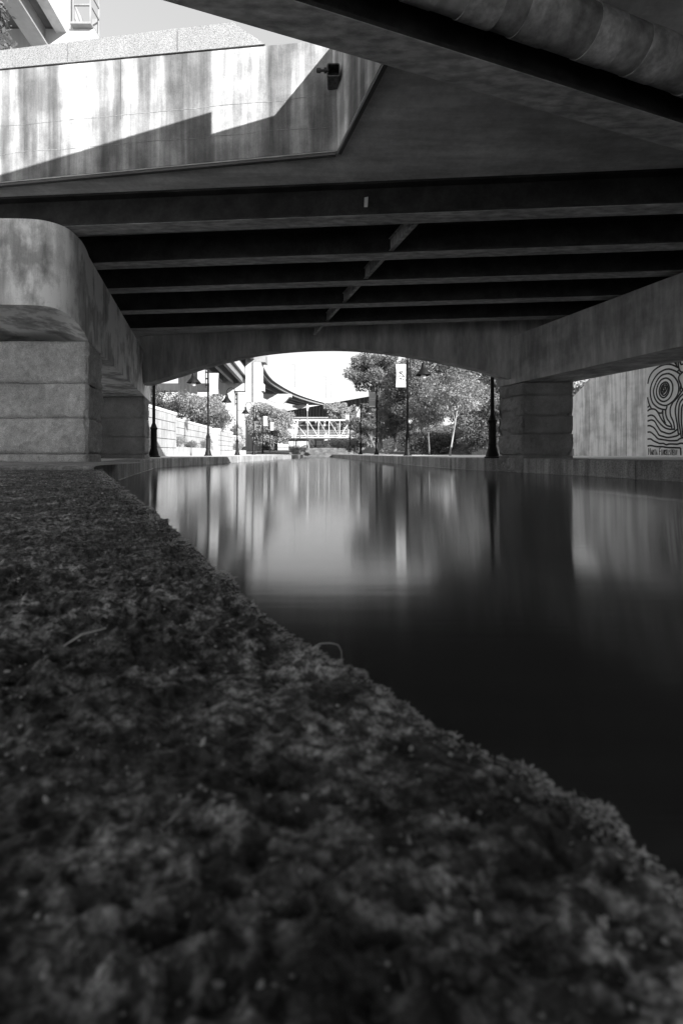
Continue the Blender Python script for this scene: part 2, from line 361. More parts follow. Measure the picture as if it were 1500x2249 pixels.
# far parapet
mb = MB(); d0 = Vector((-13, eY(-13) + 0.55)); d1 = Vector((16, eY(16) + 0.55))
mb.prism([tuple(d0), tuple(d1), (d1.x, d1.y + 0.4), (d0.x, d0.y + 0.4)], 3.85, 4.45)
mb.build("parapet", m_cap, bridge)
# girders
lcap = lambda y: -4.364 - 0.305 * (y - 7.87)
rcap = lambda y: 5.0 - 0.305 * (y - 12.6)
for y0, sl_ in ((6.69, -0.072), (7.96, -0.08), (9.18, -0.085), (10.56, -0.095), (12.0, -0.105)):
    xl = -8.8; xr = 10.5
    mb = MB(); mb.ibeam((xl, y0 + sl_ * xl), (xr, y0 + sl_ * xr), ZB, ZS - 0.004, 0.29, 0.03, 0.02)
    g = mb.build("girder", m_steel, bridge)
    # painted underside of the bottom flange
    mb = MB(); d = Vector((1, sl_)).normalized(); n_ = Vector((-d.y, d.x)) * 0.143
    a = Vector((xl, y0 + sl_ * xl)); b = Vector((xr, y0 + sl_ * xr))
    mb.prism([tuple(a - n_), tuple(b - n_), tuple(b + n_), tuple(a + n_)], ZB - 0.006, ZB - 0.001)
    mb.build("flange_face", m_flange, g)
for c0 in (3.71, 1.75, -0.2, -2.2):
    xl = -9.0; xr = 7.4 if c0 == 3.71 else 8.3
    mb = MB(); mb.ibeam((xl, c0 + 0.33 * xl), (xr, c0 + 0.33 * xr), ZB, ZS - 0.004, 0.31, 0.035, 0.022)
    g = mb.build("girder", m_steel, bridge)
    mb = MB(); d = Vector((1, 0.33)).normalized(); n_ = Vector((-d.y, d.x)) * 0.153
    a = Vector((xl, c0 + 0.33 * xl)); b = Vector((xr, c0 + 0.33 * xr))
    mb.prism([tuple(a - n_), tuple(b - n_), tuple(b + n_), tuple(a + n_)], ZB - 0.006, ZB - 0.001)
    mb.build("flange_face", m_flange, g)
# cross braces between the girders, in one slanted line
ys = [6.69, 7.96, 9.18, 10.56, 12.0, 13.6]
for i in range(5):
    ya = ys[i] + 0.06; yb = ys[i + 1] - (0.3 if i == 4 else 0.04)
    xa = 1.19 - 0.305 * (ya - 6.8); xb = 1.19 - 0.305 * (yb - 6.8)
    mb = MB(); mb.ibeam((xa, ya - 0.075 * xa), (xb, yb - 0.09 * xb), ZB + 0.06, ZS - 0.2, 0.07, 0.012, 0.01)
    mb.build("cross_brace", m_flange, bridge)
mb = MB(); xq = 0.36; yq = 6.69 - 0.072 * xq - 0.0125; mb.hexa([(xq - .03, yq - .003, 3.6), (xq + .02, yq - .003, 3.6), (xq + .02, yq + .002, 3.6), (xq - .03, yq + .002, 3.6), (xq - .025, yq - .003, 3.74), (xq + .03, yq - .003, 3.75), (xq + .03, yq + .002, 3.75), (xq - .025, yq + .002, 3.74)]); mb.build('paint_patch', m_white, bridge)
# pier caps
nose = [(-5.0, 6.58), (-4.5, 6.6), (-4.28, 6.68), (-4.16, 6.82), (-4.125, 7.0), (-4.165, 7.3), (-4.25, 7.58), (-4.364, 7.87)]
outl = smoothpath(nose, 4)
outl += [(lcap(y), y) for y in (8.6, 9.4, 11, 13, 15, 17.2)]
outl += [(lcap(17.2) - 1.6, 17.2), (lcap(8.4) - 1.6, 8.4), (-6.05, 7.5), (-5.9, 7.0), (-5.5, 6.65)]
def capz(y): return 1.93 + max(0, min(1, (7.7 - y) / 1.0)) ** 1.3 * 0.22
mb = MB(); n = len(outl)
vs = [(x, y, capz(y)) for x, y in outl] + [(x, y, 3.40) for x, y in outl]
fs = [(i, (i + 1) % n, n + (i + 1) % n, n + i) for i in range(n)]
vs.append((-5.9, 9.4, 1.93)); vs.append((-5.9, 9.4, 3.40))
fs += [((i + 1) % n, i, 2 * n) for i in range(n)] + [(n + i, n + (i + 1) % n, 2 * n + 1) for i in range(n)]
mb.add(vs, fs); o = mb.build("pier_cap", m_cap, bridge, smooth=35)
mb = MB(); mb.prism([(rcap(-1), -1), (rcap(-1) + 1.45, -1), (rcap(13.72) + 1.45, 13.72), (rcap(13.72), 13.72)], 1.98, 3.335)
mb.build("pier_cap", m_cap_shade, bridge)
# granite piers: rough coursed blocks
def rough_face(mb, a, b, z0, z1, nrm, amp, seed, bevel=0.04, step=0.03):
    """one quarry-faced stone on a wall from a to b (2D)"""
    a = Vector(a); b = Vector(b); L = (b - a).length; nx = max(4, int(L / step)); nz_ = max(4, int((z1 - z0) / step))
    vs = []
    for j in range(nz_ + 1):
        for i in range(nx + 1):
            s = i / nx; t = j / nz_; p = a.lerp(b, s); z = z0 + (z1 - z0) * t
            ed = min(s * L, (1 - s) * L, t * (z1 - z0), (1 - t) * (z1 - z0))
            q = Vector((p.x * 1.0 + seed * 7.3, p.y, z))
            h = amp * (1.2 * mn.fractal(q * 2.2, 0.9, 2.1, 4) + 0.6 * abs(mn.noise(q * 7)) + 0.35 * mn.noise(q * 16))
            brk = max(0.0, mn.noise(Vector((p.x * 1.1 + seed * 3.1, p.y * 1.1, seed * 1.7))) - 0.02)      # broken lower arris
            if t < 0.35: h -= amp * 4.5 * brk * (1 - t / 0.35)
            h = h - bevel * max(0, 1 - ed / 0.035)
            vs.append((p.x + nrm[0] * h, p.y + nrm[1] * h, z))
    fs = [(j * (nx + 1) + i, j * (nx + 1) + i + 1, (j + 1) * (nx + 1) + i + 1, (j + 1) * (nx + 1) + i) for j in range(nz_) for i in range(nx)]
    mb.add(vs, fs)
def pier(foot, courses, seed, amp=0.03, amp_side=0.05, mat=None):
    mb = MB(); n = len(foot)
    mb.prism([tuple(Vector(p).lerp(Vector((sum(q[0] for q in foot) / n, sum(q[1] for q in foot) / n)), 0.085)) for p in foot], courses[0], courses[-1] - 0.01)
    mc = mb; mb = MB(); mc_o = mc.build('pier_core', m_granite_shade, bridge)
    for k in range(n):
        a = Vector(foot[k]); b = Vector(foot[(k + 1) % n]); t = (b - a).normalized(); nr = (t.y, -t.x)
        for c in range(len(courses) - 1):
            rough_face(mb, a, b, courses[c] + 0.004, courses[c + 1] - 0.004, nr, amp if k == 0 else amp_side, seed + k * 5 + c)
    return mb.build("pier", mat or m_granite, bridge, smooth=40)
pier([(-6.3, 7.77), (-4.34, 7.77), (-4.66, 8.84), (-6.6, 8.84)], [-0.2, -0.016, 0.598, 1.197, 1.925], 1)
pier([(-8.5, 15.45), (-6.66, 15.35), (-7.08, 16.75), (-8.9, 16.75)], [-0.8, -0.05, 0.55, 1.2, 1.92], 21, mat=m_granite_shade)
pier([(5.03, 12.6), (6.36, 12.5), (6.05, 13.6), (4.71, 13.62)][::1], [-0.8, -0.06, 0.53, 1.04, 1.62, 1.975], 41, mat=m_granite_shade)
# fascia wall, return wall and near parapet (the rim of the notch)
par = MB()
def rim(mb, a, b, za, zb_, z0, th, side=1):
    a = Vector(a); b = Vector(b); t = (b - a).normalized(); n_ = Vector((-t.y, t.x)) * th * side
    mb.prism([tuple(a), tuple(b), tuple(b + n_), tuple(a + n_)], z0, [za, zb_, zb_, za])
rim(par, (-13, fasY(-13)), (-5, fasY(-5)), 5.66, 5.52, 3.915, 0.38)
rim(par, (-5, fasY(-5)), (K[0], K[1]), 5.52, 5.34, 3.915, 0.38)
par.build("fascia_wall", m_fascia, bridge)
mb = MB(); rim(mb, (K[0] + 0.004, K[1] + 0.001), Rn, 5.34, 5.34, 3.915, 0.36); mb.build("return_wall", m_fascia, bridge)
mb = MB(); rim(mb, (Rn[0] + 0.6, gY(Rn[0] + 0.6) - 0.004), (-9, gY(-9)), 5.34, 5.34, 3.91, 0.36); mb.build("parapet", m_fascia, bridge)
# drip lip under the fascia and return
mb = MB()
def lip(mb, a, b, w0, w1, z0, z1):
    a = Vector(a); b = Vector(b); t = (b - a).normalized(); n_ = Vector((-t.y, t.x))
    mb.prism([tuple(a + n_ * w0), tuple(b + n_ * w0), tuple(b + n_ * w1), tuple(a + n_ * w1)], z0, z1)
lip(mb, (-13, fasY(-13)), (K[0] - 0.02, fasY(K[0] - 0.02)), 0.012, 0.06, 3.862, 3.886)
lip(mb, K, Rn, 0.012, 0.06, 3.862, 3.886)
mb.build("drip_edge", m_hwydark, bridge)
# coping stones on the fascia
def coping(xa, xb, slope_end=False):
    mb = MB(); g_ = 0.006
    za = 5.34 + (-xa - 0.06) * 0.0364 + 0.008; zb_ = 5.34 + (-xb - 0.06) * 0.0364 + 0.008
    ta = 5.735 + (-xa - 1.45) * 0.015; tb = 5.735 + (-xb - 1.45) * 0.015
    ya, yb = fasY(xa), fasY(xb); xe = xb - 0.44 if slope_end else xb; ye = fasY(xe)
    f = -0.02; bk = 0.42
    mb.hexa([(xa + g_, ya + f, za), (xb - g_, yb + f, zb_), (xb - g_, yb + bk, zb_), (xa + g_, ya + bk, za),
             (xa + g_, ya + f, ta), (xe - g_, ye + f, tb), (xe - g_, ye + bk, tb), (xa + g_, ya + bk, ta)])
    mb.build("coping_stone", m_coping, bridge)
coping(-9.0, -6.6); coping(-6.6, -3.84); coping(-3.84, -2.22); coping(-2.22, -1.0, True)
mb = MB(); xm = Rn[0] - 0.617
a = Vector((xm, gY(xm))); b = Vector((-9, gY(-9))); t = (b - a).normalized(); n_ = Vector((-t.y, t.x))
mb.prism([tuple(a - n_ * 0.01), tuple(b - n_ * 0.01), tuple(b + n_ * 0.38), tuple(a + n_ * 0.38)], 5.345, 5.63)
mb.build("coping_stone", m_coping, bridge)
# a vertical joint in the fascia
mb = MB(); xj = -3.05; mb.box(xj - 0.006, xj + 0.006, fasY(xj) - 0.003, fasY(xj) + 0.002, 4.62, 5.44); mb.build("joint", m_hwydark, bridge)
for zl, sd in ((4.62, 1.0), (4.22, 5.0)):
    mb = MB(); xs_ = np.linspace(-7.5, -0.12, 150)
    mb.ribbon([(x, zl + 0.018 * (-x) + 0.035 * mn.noise(Vector((x * 1.7, sd, 0))) + 0.008 * mn.noise(Vector((x * 14, sd, 3)))) for x in xs_ if mn.noise(Vector((x * 1.1, sd * 3, 7))) > -0.12], 0.005, lambda a_, z, off: (a_, fasY(a_) - 0.003, z)); mb.build("pour_line", m_quay, bridge)
# steel tube stub with its bolt in the notch's corner
cx, cy, cz = -0.10, fasY(-0.1) - 0.20, 4.775
tb = MB(); w_ = 0.082; th = 0.013; r_ = 0.028
def rrect(h, r, n=4):
    out = []
    for qx, qz, a0 in ((h - r, h - r, 0), (-(h - r), h - r, 90), (-(h - r), -(h - r), 180), (h - r, -(h - r), 270)):
        for k in range(n + 1):
            an = rad(a0 + 90 * k / n); out.append((qx + r * math.cos(an), qz + r * math.sin(an)))
    return out
o1 = rrect(w_, r_); o2 = rrect(w_ - th, r_ - 0.01); n = len(o1); y0 = cy - 0.01; y1 = fasY(-0.1) + 0.01
vs = [(cx + x, y0, cz + z) for x, z in o1] + [(cx + x, y0, cz + z) for x, z in o2] + [(cx + x, y1, cz + z) for x, z in o1] + [(cx + x, y1, cz + z) for x, z in o2]
fs = []
for i in range(n):
    j = (i + 1) % n
    fs += [(i, j, n + j, n + i), (j, i, 2 * n + i, 2 * n + j), (n + i, n + j, 3 * n + j, 3 * n + i)]
tb.add(vs, fs); tb.box(cx - w_ + th, cx + w_ - th, cy + 0.1, cy + 0.11, cz - w_ + th, cz + w_ - th)
st = tb.build("steel_tube", m_rust, bridge, smooth=40)
bt = MB(); yb_ = cy - 0.01
bt.tube([(cx - w_ - 0.13, yb_, cz - 0.01), (cx - w_ + 0.02, yb_, cz - 0.01)], 0.016, 10)
bt.tube([(cx - w_ - 0.125, yb_, cz - 0.01), (cx - w_ - 0.075, yb_, cz - 0.01)], 0.03, 6)
bt.tube([(cx - w_ - 0.035, yb_, cz - 0.01), (cx - w_ - 0.002, yb_, cz - 0.01)], 0.034, 6)
bt.build("bolt", m_rust, st)
mb = MB(); mb.tube([(K[0] - 0.03, K[1] - 0.03, 4.83), (K[0] - 0.03, K[1] - 0.03, 5.33)], 0.022, 8); mb.build("conduit", m_white, bridge)

# the utility pipe slung beside the near girder
pipe = thing("utility_pipe", (2.0, 3.99, 3.75), "thick jacketed pipe with overlapping bands slung under the near deck", "pipe")
pa = lambda x: (x, 3.33 + 0.33 * x, 3.75)
mb = MB(); mb.tube([pa(-9 + i * 0.4) for i in range(41)], 0.195, 32); mb.build("pipe_body", m_pipe, pipe, smooth=40)
m_band = M("pipe_band", 0.52, 0.5, [((4, 4, 4), 0.35, 0.38, 0.62), ((20, 20, 20), 0.2, 0.36, 0.64)])
rp = random.Random(8); x = -6.0
while x < 7:
    L_ = rp.uniform(0.16, 0.3); mb = MB(); mb.tube([pa(x), pa(x + L_)], rp.uniform(0.2, 0.206), 32, cap=True); mb.build("jacket_band", m_band, pipe, smooth=40); x += rp.uniform(0.45, 0.75)

# ------------------------------------------------------------------ right: wing wall with the painted mural
wall = thing("retaining_wall", (9.5, 14, -0.1), "streaked concrete retaining wall behind the right walkway with a painted end", "wall")
WX = lambda y: 10.5 - 0.072 * y
mb = MB(); prof = [(14.16, -0.15), (24, -0.15), (24, 0.2), (22, 0.45), (18.3, 2.14), (17.0, 2.75), (15.6, 3.45), (14.16, 3.85)]
vs = [(WX(y), y, z) for y, z in prof] + [(WX(y) + 0.4, y, z) for y, z in prof]; n = len(prof)
mb.add(vs, [tuple(range(n - 1, -1, -1)), tuple(range(n, 2 * n))] + [(i, (i + 1) % n, n + (i + 1) % n, n + i) for i in range(n)])
mb.build("wing_panel", m_wing, wall)
mb = MB()
for yj in (15.05,): mb.add([(WX(yj - .008) - 0.003, yj - .008, -0.09), (WX(yj + .008) - 0.003, yj + .008, -0.09), (WX(yj + .008) - 0.003, yj + .008, 3.4), (WX(yj - .008) - 0.003, yj - .008, 3.4)], [(0, 1, 2, 3)])
mb.build("joint", m_hwydark, wall)
mb = MB(); mb.prism([(WX(14.1), 14.15), (WX(14.1) - 0.0, 13.7), (WX(14.1) - 0.45, 13.75), (WX(14.1) - 0.45, 14.1)], [3.0, 3.0, 3.3, 3.3], 3.88); mb.build("beam_seat", m_cap, wall)
mb = MB(); mb.prism([(WX(14.14) - 0.02, 14.14), (WX(-9.0) - 0.02, -9.0), (WX(-9.0) + 0.4, -9.0), (WX(14.14) + 0.4, 14.14)][::-1], -0.15, 3.85)
mur = mb.build("mural_panel", m_mural, wall)
tag(mur, "wall end painted with black spirals and wavy lines")
def mfr(y, z, off): return (WX(y) - 0.022 - off, y, z)
def mpx(x, y):
    u = 1400 + x / 9.78; v = 780 + y / 9.78; Y = 10.48 / ((u - 750) / 1000 + 0.072); return (Y, (995 - v) / 1000 * Y)
ML = [
 [(225,610),(255,480),(330,350),(440,260),(560,205),(680,190),(780,215),(870,260)],
 [(915,400),(870,370),(800,330),(680,295),(560,320),(430,410),(330,560),(280,720),(285,880),(330,1020),(420,1110),(520,1155),(610,1168)],
 [(640,390),(520,430),(420,550),(355,720),(350,820),(380,930),(450,1025),(580,1078),(680,1050),(790,960),(870,830),(890,680),(860,560),(780,450),(700,400),(640,390)],
 [(600,487),(510,530),(440,640),(410,780),(430,890),(490,965),(560,992),(640,965),(710,890),(755,760),(757,640),(720,550),(660,500),(600,487)],
 [(590,572),(520,620),(480,700),(470,780),(490,860),(545,908),(600,895),(655,830),(685,730),(675,640),(640,585),(590,572)],
 [(590,610),(535,660),(505,740),(515,810),(560,858),(610,835),(650,760),(655,690),(630,630),(590,610)],
 [(585,655),(545,690),(520,750),(530,800),(560,810),(600,770),(625,720),(615,670),(585,655)],
 [(570,690),(545,730),(555,770),(580,755),(590,715),(570,690)],
 [(218,900),(245,1020),(300,1140),(340,1150)], [(218,1120),(265,1080)],
 [(218,1200),(260,1165),(330,1150),(400,1175),(450,1240),(500,1340),(560,1430),(640,1510),(730,1530)], [(400,1175),(460,1235),(530,1240)],
 [(218,1310),(290,1285),(360,1310),(430,1400),(520,1500),(600,1560),(700,1590),(795,1585)],
 [(218,1415),(300,1390),(370,1420),(430,1520),(500,1620),(560,1650),(680,1685),(780,1650),(860,1590)],
 [(218,1515),(280,1515),(360,1560),(420,1640),(470,1715),(560,1745),(640,1765),(750,1755),(860,1725),(915,1680)],
 [(218,1655),(280,1650),(360,1710),(440,1790),(500,1805),(600,1820),(700,1835),(850,1830),(900,1800),(990,1770),(1200,1780),(1500,1700)],
 [(218,1800),(290,1800),(350,1840),(420,1870),(480,1895),(560,1895),(620,1920),(700,1905),(850,1910),(940,1890),(1100,1910),(1500,1880)],
 [(218,1950),(290,1940),(400,1960),(540,1965),(640,1980),(800,1985),(930,1990)], [(930,1990),(935,2150)],
 [(530,1240),(545,1190),(550,1300),(590,1430),(610,1460)], [(610,1168),(610,1260),(640,1360),(690,1430),(730,1500),(740,1570)],
 [(640,1090),(615,1170)], [(760,1020),(715,1110),(705,1200),(720,1310),(770,1420),(795,1540),(800,1610)],
 [(1100,770),(978,840),(900,920),(840,1050),(815,1180),(830,1330),(860,1500),(880,1690)],
 [(1100,870),(978,940),(910,1040),(890,1180),(890,1400),(920,1600),(945,1760)],
 [(1100,960),(978,1060),(950,1180),(945,1400),(965,1600),(985,1750)], [(1150,1100),(1050,1200),(1010,1400),(1040,1740)],
 [(740,1030),(850,920),(978,750),(1100,690)],
 [(830,100),(835,180),(850,240),(885,265)], [(875,60),(880,200),(890,265),(920,340),(960,360)], [(905,60),(930,180),(978,190),(1080,150)],
 [(1060,330),(978,360),(900,440),(890,520),(930,620),(965,720),(1060,700)], [(865,350),(885,310)], [(740,120),(800,150),(840,200)], [(920,780),(925,690),(935,640)],
 [(1100,1300),(1250,1150),(1450,1200),(1500,1500)], [(1100,500),(1250,350),(1450,420),(1400,700),(1200,720),(1100,500)], [(1180,500),(1260,420),(1380,480),(1340,620),(1220,620),(1180,500)]]
mb = MB()
for ln in ML:
    wp = smoothpath([mpx(x, y) for x, y in ln], 7)
    mb.ribbon(wp, 0.05, mfr, 0.003)
mb.build("painted_line", m_black, mur)
# the artist's name, brush lettered
GL = {'M': [[(0,0),(.05,1),(.4,.4),(.75,1),(.85,0)]], 'A': [[(0,0),(.35,1),(.7,0)],[(.15,.4),(.58,.4)]], 'R': [[(0,0),(0,1),(.5,.95),(.55,.65),(.05,.5),(.6,0)]],
 'T': [[(0,1),(.7,1)],[(.35,1),(.35,0)]], 'F': [[(0,0),(0,1),(.65,1)],[(0,.55),(.5,.55)]], 'I': [[(.15,0),(.15,1)],[(0,1),(.3,1)],[(0,0),(.3,0)]], 'N': [[(0,0),(0,1),(.6,0),(.6,1)]],
 'K': [[(0,0),(0,1)],[(.55,1),(.03,.45),(.6,0)]], 'E': [[(.6,1),(0,1),(0,0),(.6,0)],[(0,.5),(.5,.5)]], 'L': [[(0,1),(0,0),(.6,0)]], 'S': [[(.6,.9),(.3,1),(.03,.78),(.3,.52),(.6,.28),(.3,0),(0,.12)]]}
mb = MB(); x = 240
for i, ch in enumerate("MARTA FINKELSTEIN"):
    if ch == ' ': x += 34; continue
    big = i in (0, 6); wpx = 52 if big else (34 if ch != 'I' else 24); y1 = 1995 if big else 2030
    for stx in GL[ch]:
        mb.ribbon([mpx(x + px_ * wpx, 2140 - py_ * (2140 - y1)) for px_, py_ in stx], 0.026, mfr, 0.003)
    x += wpx * (0.85 if ch == 'M' else 0.7) + 12
mb.build("lettering", m_black, mur)

# ------------------------------------------------------------------ foreground: the mossy stone ledge the camera lies on
LZ = -0.205
EDGE = [(0.20, 0.06), (0.185, 0.13), (0.173, 0.182), (0.158, 0.214), (0.150, 0.236), (0.142, 0.262), (0.126, 0.288), (0.099, 0.302), (0.080, 0.321), (0.042, 0.382), (0.004, 0.429), (-0.028, 0.472), (-0.082, 0.545), (-0.150, 0.667), (-0.231, 0.824), (-0.42, 1.167), (-0.706, 1.68), (-1.42, 2.9), (-2.62, 5.0), (-3.4, 6.5)]
eys = np.array([p[1] for p in EDGE]); exs = np.array([p[0] for p in EDGE])
def ridge(q): return 1.0 - 2.0 * abs(mn.noise(q))
def ledge_h(x, y):
    k = min(1.0, 0.7 + y * 0.5)
    clump = mn.noise(Vector((x * 6, y * 7, 8.3)))
    h = 0.012 * mn.fractal(Vector((x * 7 + 2 * y, y * 10, .3)), 1.0, 2.0, 3)
    h += (0.0085 + 0.006 * clump) * ridge(Vector((x * 19, y * 32, 1.7)))
    xe_ = float(np.interp(y, eys, exs)); e_ = (xe_ - x) / (0.010 + 0.03 * y)
    if 0 < e_ < 2.5: h += 0.006 * math.exp(-e_) * (0.6 + 1.2 * mn.noise(Vector((y * 55, 3, 3))))
    h += (0.005 + 0.004 * clump) * ridge(Vector((x * 55 + 4, y * 80, 5.1)))
    h += 0.0022 * mn.noise(Vector((x * 150, y * 170, 2.2))) + 0.0012 * mn.noise(Vector((x * 330, y * 330, 7.7)))
    return h * k - 0.0085
rows = [0.05]
while rows[-1] < 5.62: rows.append(rows[-1] * 1.0075 + 0.0001)
rows[-1] = 5.62; NC = 420
V = np.zeros((len(rows), NC + 9, 3), np.float32)
for j, y in enumerate(rows):
    xe = float(np.interp(y, eys, exs)) + 0.0035 * mn.noise(Vector((y * 45, 1, 2))) * min(1, 2 * y + .3) + 0.008 * y * mn.noise(Vector((y * 9, 5, 2)))
    xl = -1.25 * y - 0.55
    for i in range(NC + 1):
        t = 1 - i / NC; x = xe - (xe - xl) * t ** 1.75
        V[j, i] = (x, y, LZ + ledge_h(x, y))
    for k in range(1, 9):                      # rough outer face going down into the water
        z = LZ - 0.01 * k * k * 0.6
        V[j, NC + k] = (xe + 0.006 * math.sin(k * 0.6) + 0.004 * mn.noise(Vector((y * 40, k * 0.7, 9))), y, z)
nc = NC + 9; R_ = len(rows)
I, J = np.meshgrid(np.arange(nc - 1), np.arange(R_ - 1)); I = I.ravel(); J = J.ravel()
F = np.stack([J * nc + I, J * nc + I + 1, (J + 1) * nc + I + 1, (J + 1) * nc + I], 1)
tag(np_mesh("ledge", V.reshape(-1, 3), F, m_moss, smooth=True), kind="structure")
# slab step between the ledge and the left pier
mb = MB(); nst = 60
xs = np.linspace(-9, -3.0, nst); vs = []
for i, x in enumerate(xs):
    f = 0.04 * mn.noise(Vector((x * 3, 0, 0))); zt = 0.012 * mn.noise(Vector((x * 5, 2, 0)))
    vs += [(x, 5.5 + f, LZ - 0.3), (x, 5.52 + f, LZ + 0.03), (x, 5.56 + f, -0.155 + zt), (x, 5.7, -0.15 + zt * 0.5), (x, 6.4, -0.148), (x, 7.77, -0.147)]
k = 6
fs = [(i * k + c, (i + 1) * k + c, (i + 1) * k + c + 1, i * k + c + 1) for i in range(nst - 1) for c in range(k - 1)]
mb.add(vs, fs)
mb.add([(-3.0, 5.5, -0.8), (-3.84, 7.77, -0.8), (-3.84, 7.77, -0.147), (-3.0, 5.7, -0.15), (-3.0, 5.56, -0.155)], [(0, 1, 2, 3, 4)])
mb.add([(-3.0, 5.7, -0.15), (-3.84, 7.77, -0.147), (-3.2, 7.77, -0.147)], [(0, 1, 2)]) if False else None
tag(mb.build("stone_step", m_quay, smooth=50), kind="structure")

# moss fronds, grit and straw lying on the ledge
rs = np.random.RandomState(3)
def scatter(n, y0, y1, bias, edge_only=False, wide=0.0):
    """points on the ledge, denser near the eye"""
    out = []
    while len(out) < n:
        y = y0 * (y1 / y0) ** (rs.rand() ** bias); xe = float(np.interp(y, eys, exs))
        if edge_only: x = xe - abs(rs.normal(0, wide * (0.3 + y)))
        else:
            xl = -0.95 * y - 0.05; x = xl + (xe - xl) * rs.rand()
        if mn.noise(Vector((x * 14, y * 14, 4))) + 0.25 < rs.rand() * 0.55 and not edge_only: continue
        out.append((x, y))
    return out
def fronds(name, P, lmin, lmax, wd, mat, lift=0.5, kindd=True):
    n = len(P); V = np.zeros((n * 6, 3), np.float32)
    for i, (x, y) in enumerate(P):
        sc = 0.45 + 0.9 * min(y, 3.0) ** 0.75
        L = (lmin + (lmax - lmin) * rs.rand() ** 2) * sc; an = rs.rand() * 6.283; d = np.array([math.cos(an), math.sin(an)]); s = np.array([-d[1], d[0]]) * wd * sc * (0.6 + 0.8 * rs.rand())
        z = LZ + ledge_h(x, y) - 0.001; li = lift * rs.rand()
        b = np.array([x, y])
        for k, (t, h, ww) in enumerate(((0, 0, 1.0), (0.55, li * 0.8, 0.8), (1.0, li * (0.5 + rs.rand()), 0.25))):
            p = b + d * L * t
            V[i * 6 + 2 * k] = (p[0] - s[0] * ww, p[1] - s[1] * ww, z + h * L); V[i * 6 + 2 * k + 1] = (p[0] + s[0] * ww, p[1] + s[1] * ww, z + h * L + 0.0003)
    b = np.arange(n)[:, None] * 6
    F = np.concatenate([b + np.array([[0, 1, 3, 2]]), b + np.array([[2, 3, 5, 4]])])
    return tag(np_mesh(name, V, F, mat), kind="stuff")
fronds("moss", scatter(34000, 0.13, 5.3, 0.8), 0.0012, 0.006, 0.0006, m_tuft, 0.7)
fronds("dry_litter", scatter(2600, 0.13, 4.5, 0.8), 0.003, 0.013, 0.0005, m_tuft, 0.3)
fronds("lit_edge_straw", scatter(30000, 0.16, 4.8, 0.85, True, 0.012), 0.0008, 0.007, 0.00055, m_straw, 0.4)  # rim straw, made paler and thicker to stand in for light there
# grit
def grit(n):
    P = scatter(n, 0.14, 4.0, 0.9); Vs = []; Fs = []
    for x, y in P:
        r = (0.0006 + 0.0028 * rs.rand() ** 4) * (0.5 + 0.7 * y); z = LZ + ledge_h(x, y) + r * 0.3; b = len(Vs)
        for dx, dy, dz in ((1, 0, 0), (0, 1, 0), (-1, 0, 0), (0, -1, 0), (0, 0, .8), (0, 0, -.8)):
            k = r * (0.7 + 0.6 * rs.rand()); Vs.append((x + dx * k, y + dy * k, z + dz * k))
        Fs += [(b, b + 1, b + 4), (b + 1, b + 2, b + 4), (b + 2, b + 3, b + 4), (b + 3, b, b + 4), (b + 1, b, b + 5), (b + 2, b + 1, b + 5), (b + 3, b + 2, b + 5), (b, b + 3, b + 5)]
    return tag(np_mesh("grit", np.array(Vs), np.array(Fs), m_chip, smooth=True), kind="stuff")
grit(2600)
# flakes of bark, leaf and stone lying about
P_ = scatter(170, 0.16, 4.5, 0.9); Vs = []; Fs = []
for x, y in P_:
    r = (0.0016 + 0.004 * rs.rand() ** 2) * (0.5 + 0.7 * y); z = LZ + ledge_h(x, y) + r * 0.3; b = len(Vs); n_ = 6; ph = rs.rand() * 6.28; tx, ty = rs.normal(0, .35, 2); el = 0.35 + 0.5 * rs.rand()
    for k in range(n_):
        an = 2 * math.pi * k / n_; q = r * (0.75 + 0.5 * rs.rand()); ux, uy = math.cos(an) * q, math.sin(an) * q * el
        Vs.append((x + ux * math.cos(ph) - uy * math.sin(ph), y + ux * math.sin(ph) + uy * math.cos(ph), z + ux * tx + uy * ty))
    Fs.append([b, b + 1, b + 2, b + 3]); Fs.append([b, b + 3, b + 4, b + 5])
tag(np_mesh("leaf_litter", np.array(Vs), np.array(Fs), m_straw), kind="stuff")
# a twig and a bent grass stem
def px(u, v, z=LZ): Y = -z / ((v - 995) / 1000.0); return ((u - 750) / 1000 * Y, Y, z)
a = px(140, 1450); b = px(232, 1408); mb = MB()
mb.tube([(a[0], a[1], LZ + 0.014), ((a[0] * .6 + b[0] * .4), a[1] * .6 + b[1] * .4, LZ + 0.018), (b[0], b[1], LZ + 0.014)], [0.0006, 0.0013, 0.0008], 8)
tag(mb.build("twig", m_straw, smooth=60), "short pale twig lying on the dark mossy ledge", "twig")
a = px(690, 1440); mb = MB()
k_ = 0.80; pth = [(a[0] - .004, a[1], LZ + .006), (a[0] + .006, a[1], LZ + .012), (a[0] + .016, a[1] - .002, LZ + .0135), (a[0] + .024, a[1] - .004, LZ + .0125), (a[0] + .0275, a[1] - .005, LZ + .007), (a[0] + .028, a[1] - .005, LZ - .008)]
mb.tube(pth, [0.0005, 0.0005, 0.00045, 0.0004, 0.0003, 0.0002], 6)
tag(mb.build("bent_straw", m_straw, smooth=60), "thin bent straw arching over the ledge's edge above the water", "straw")

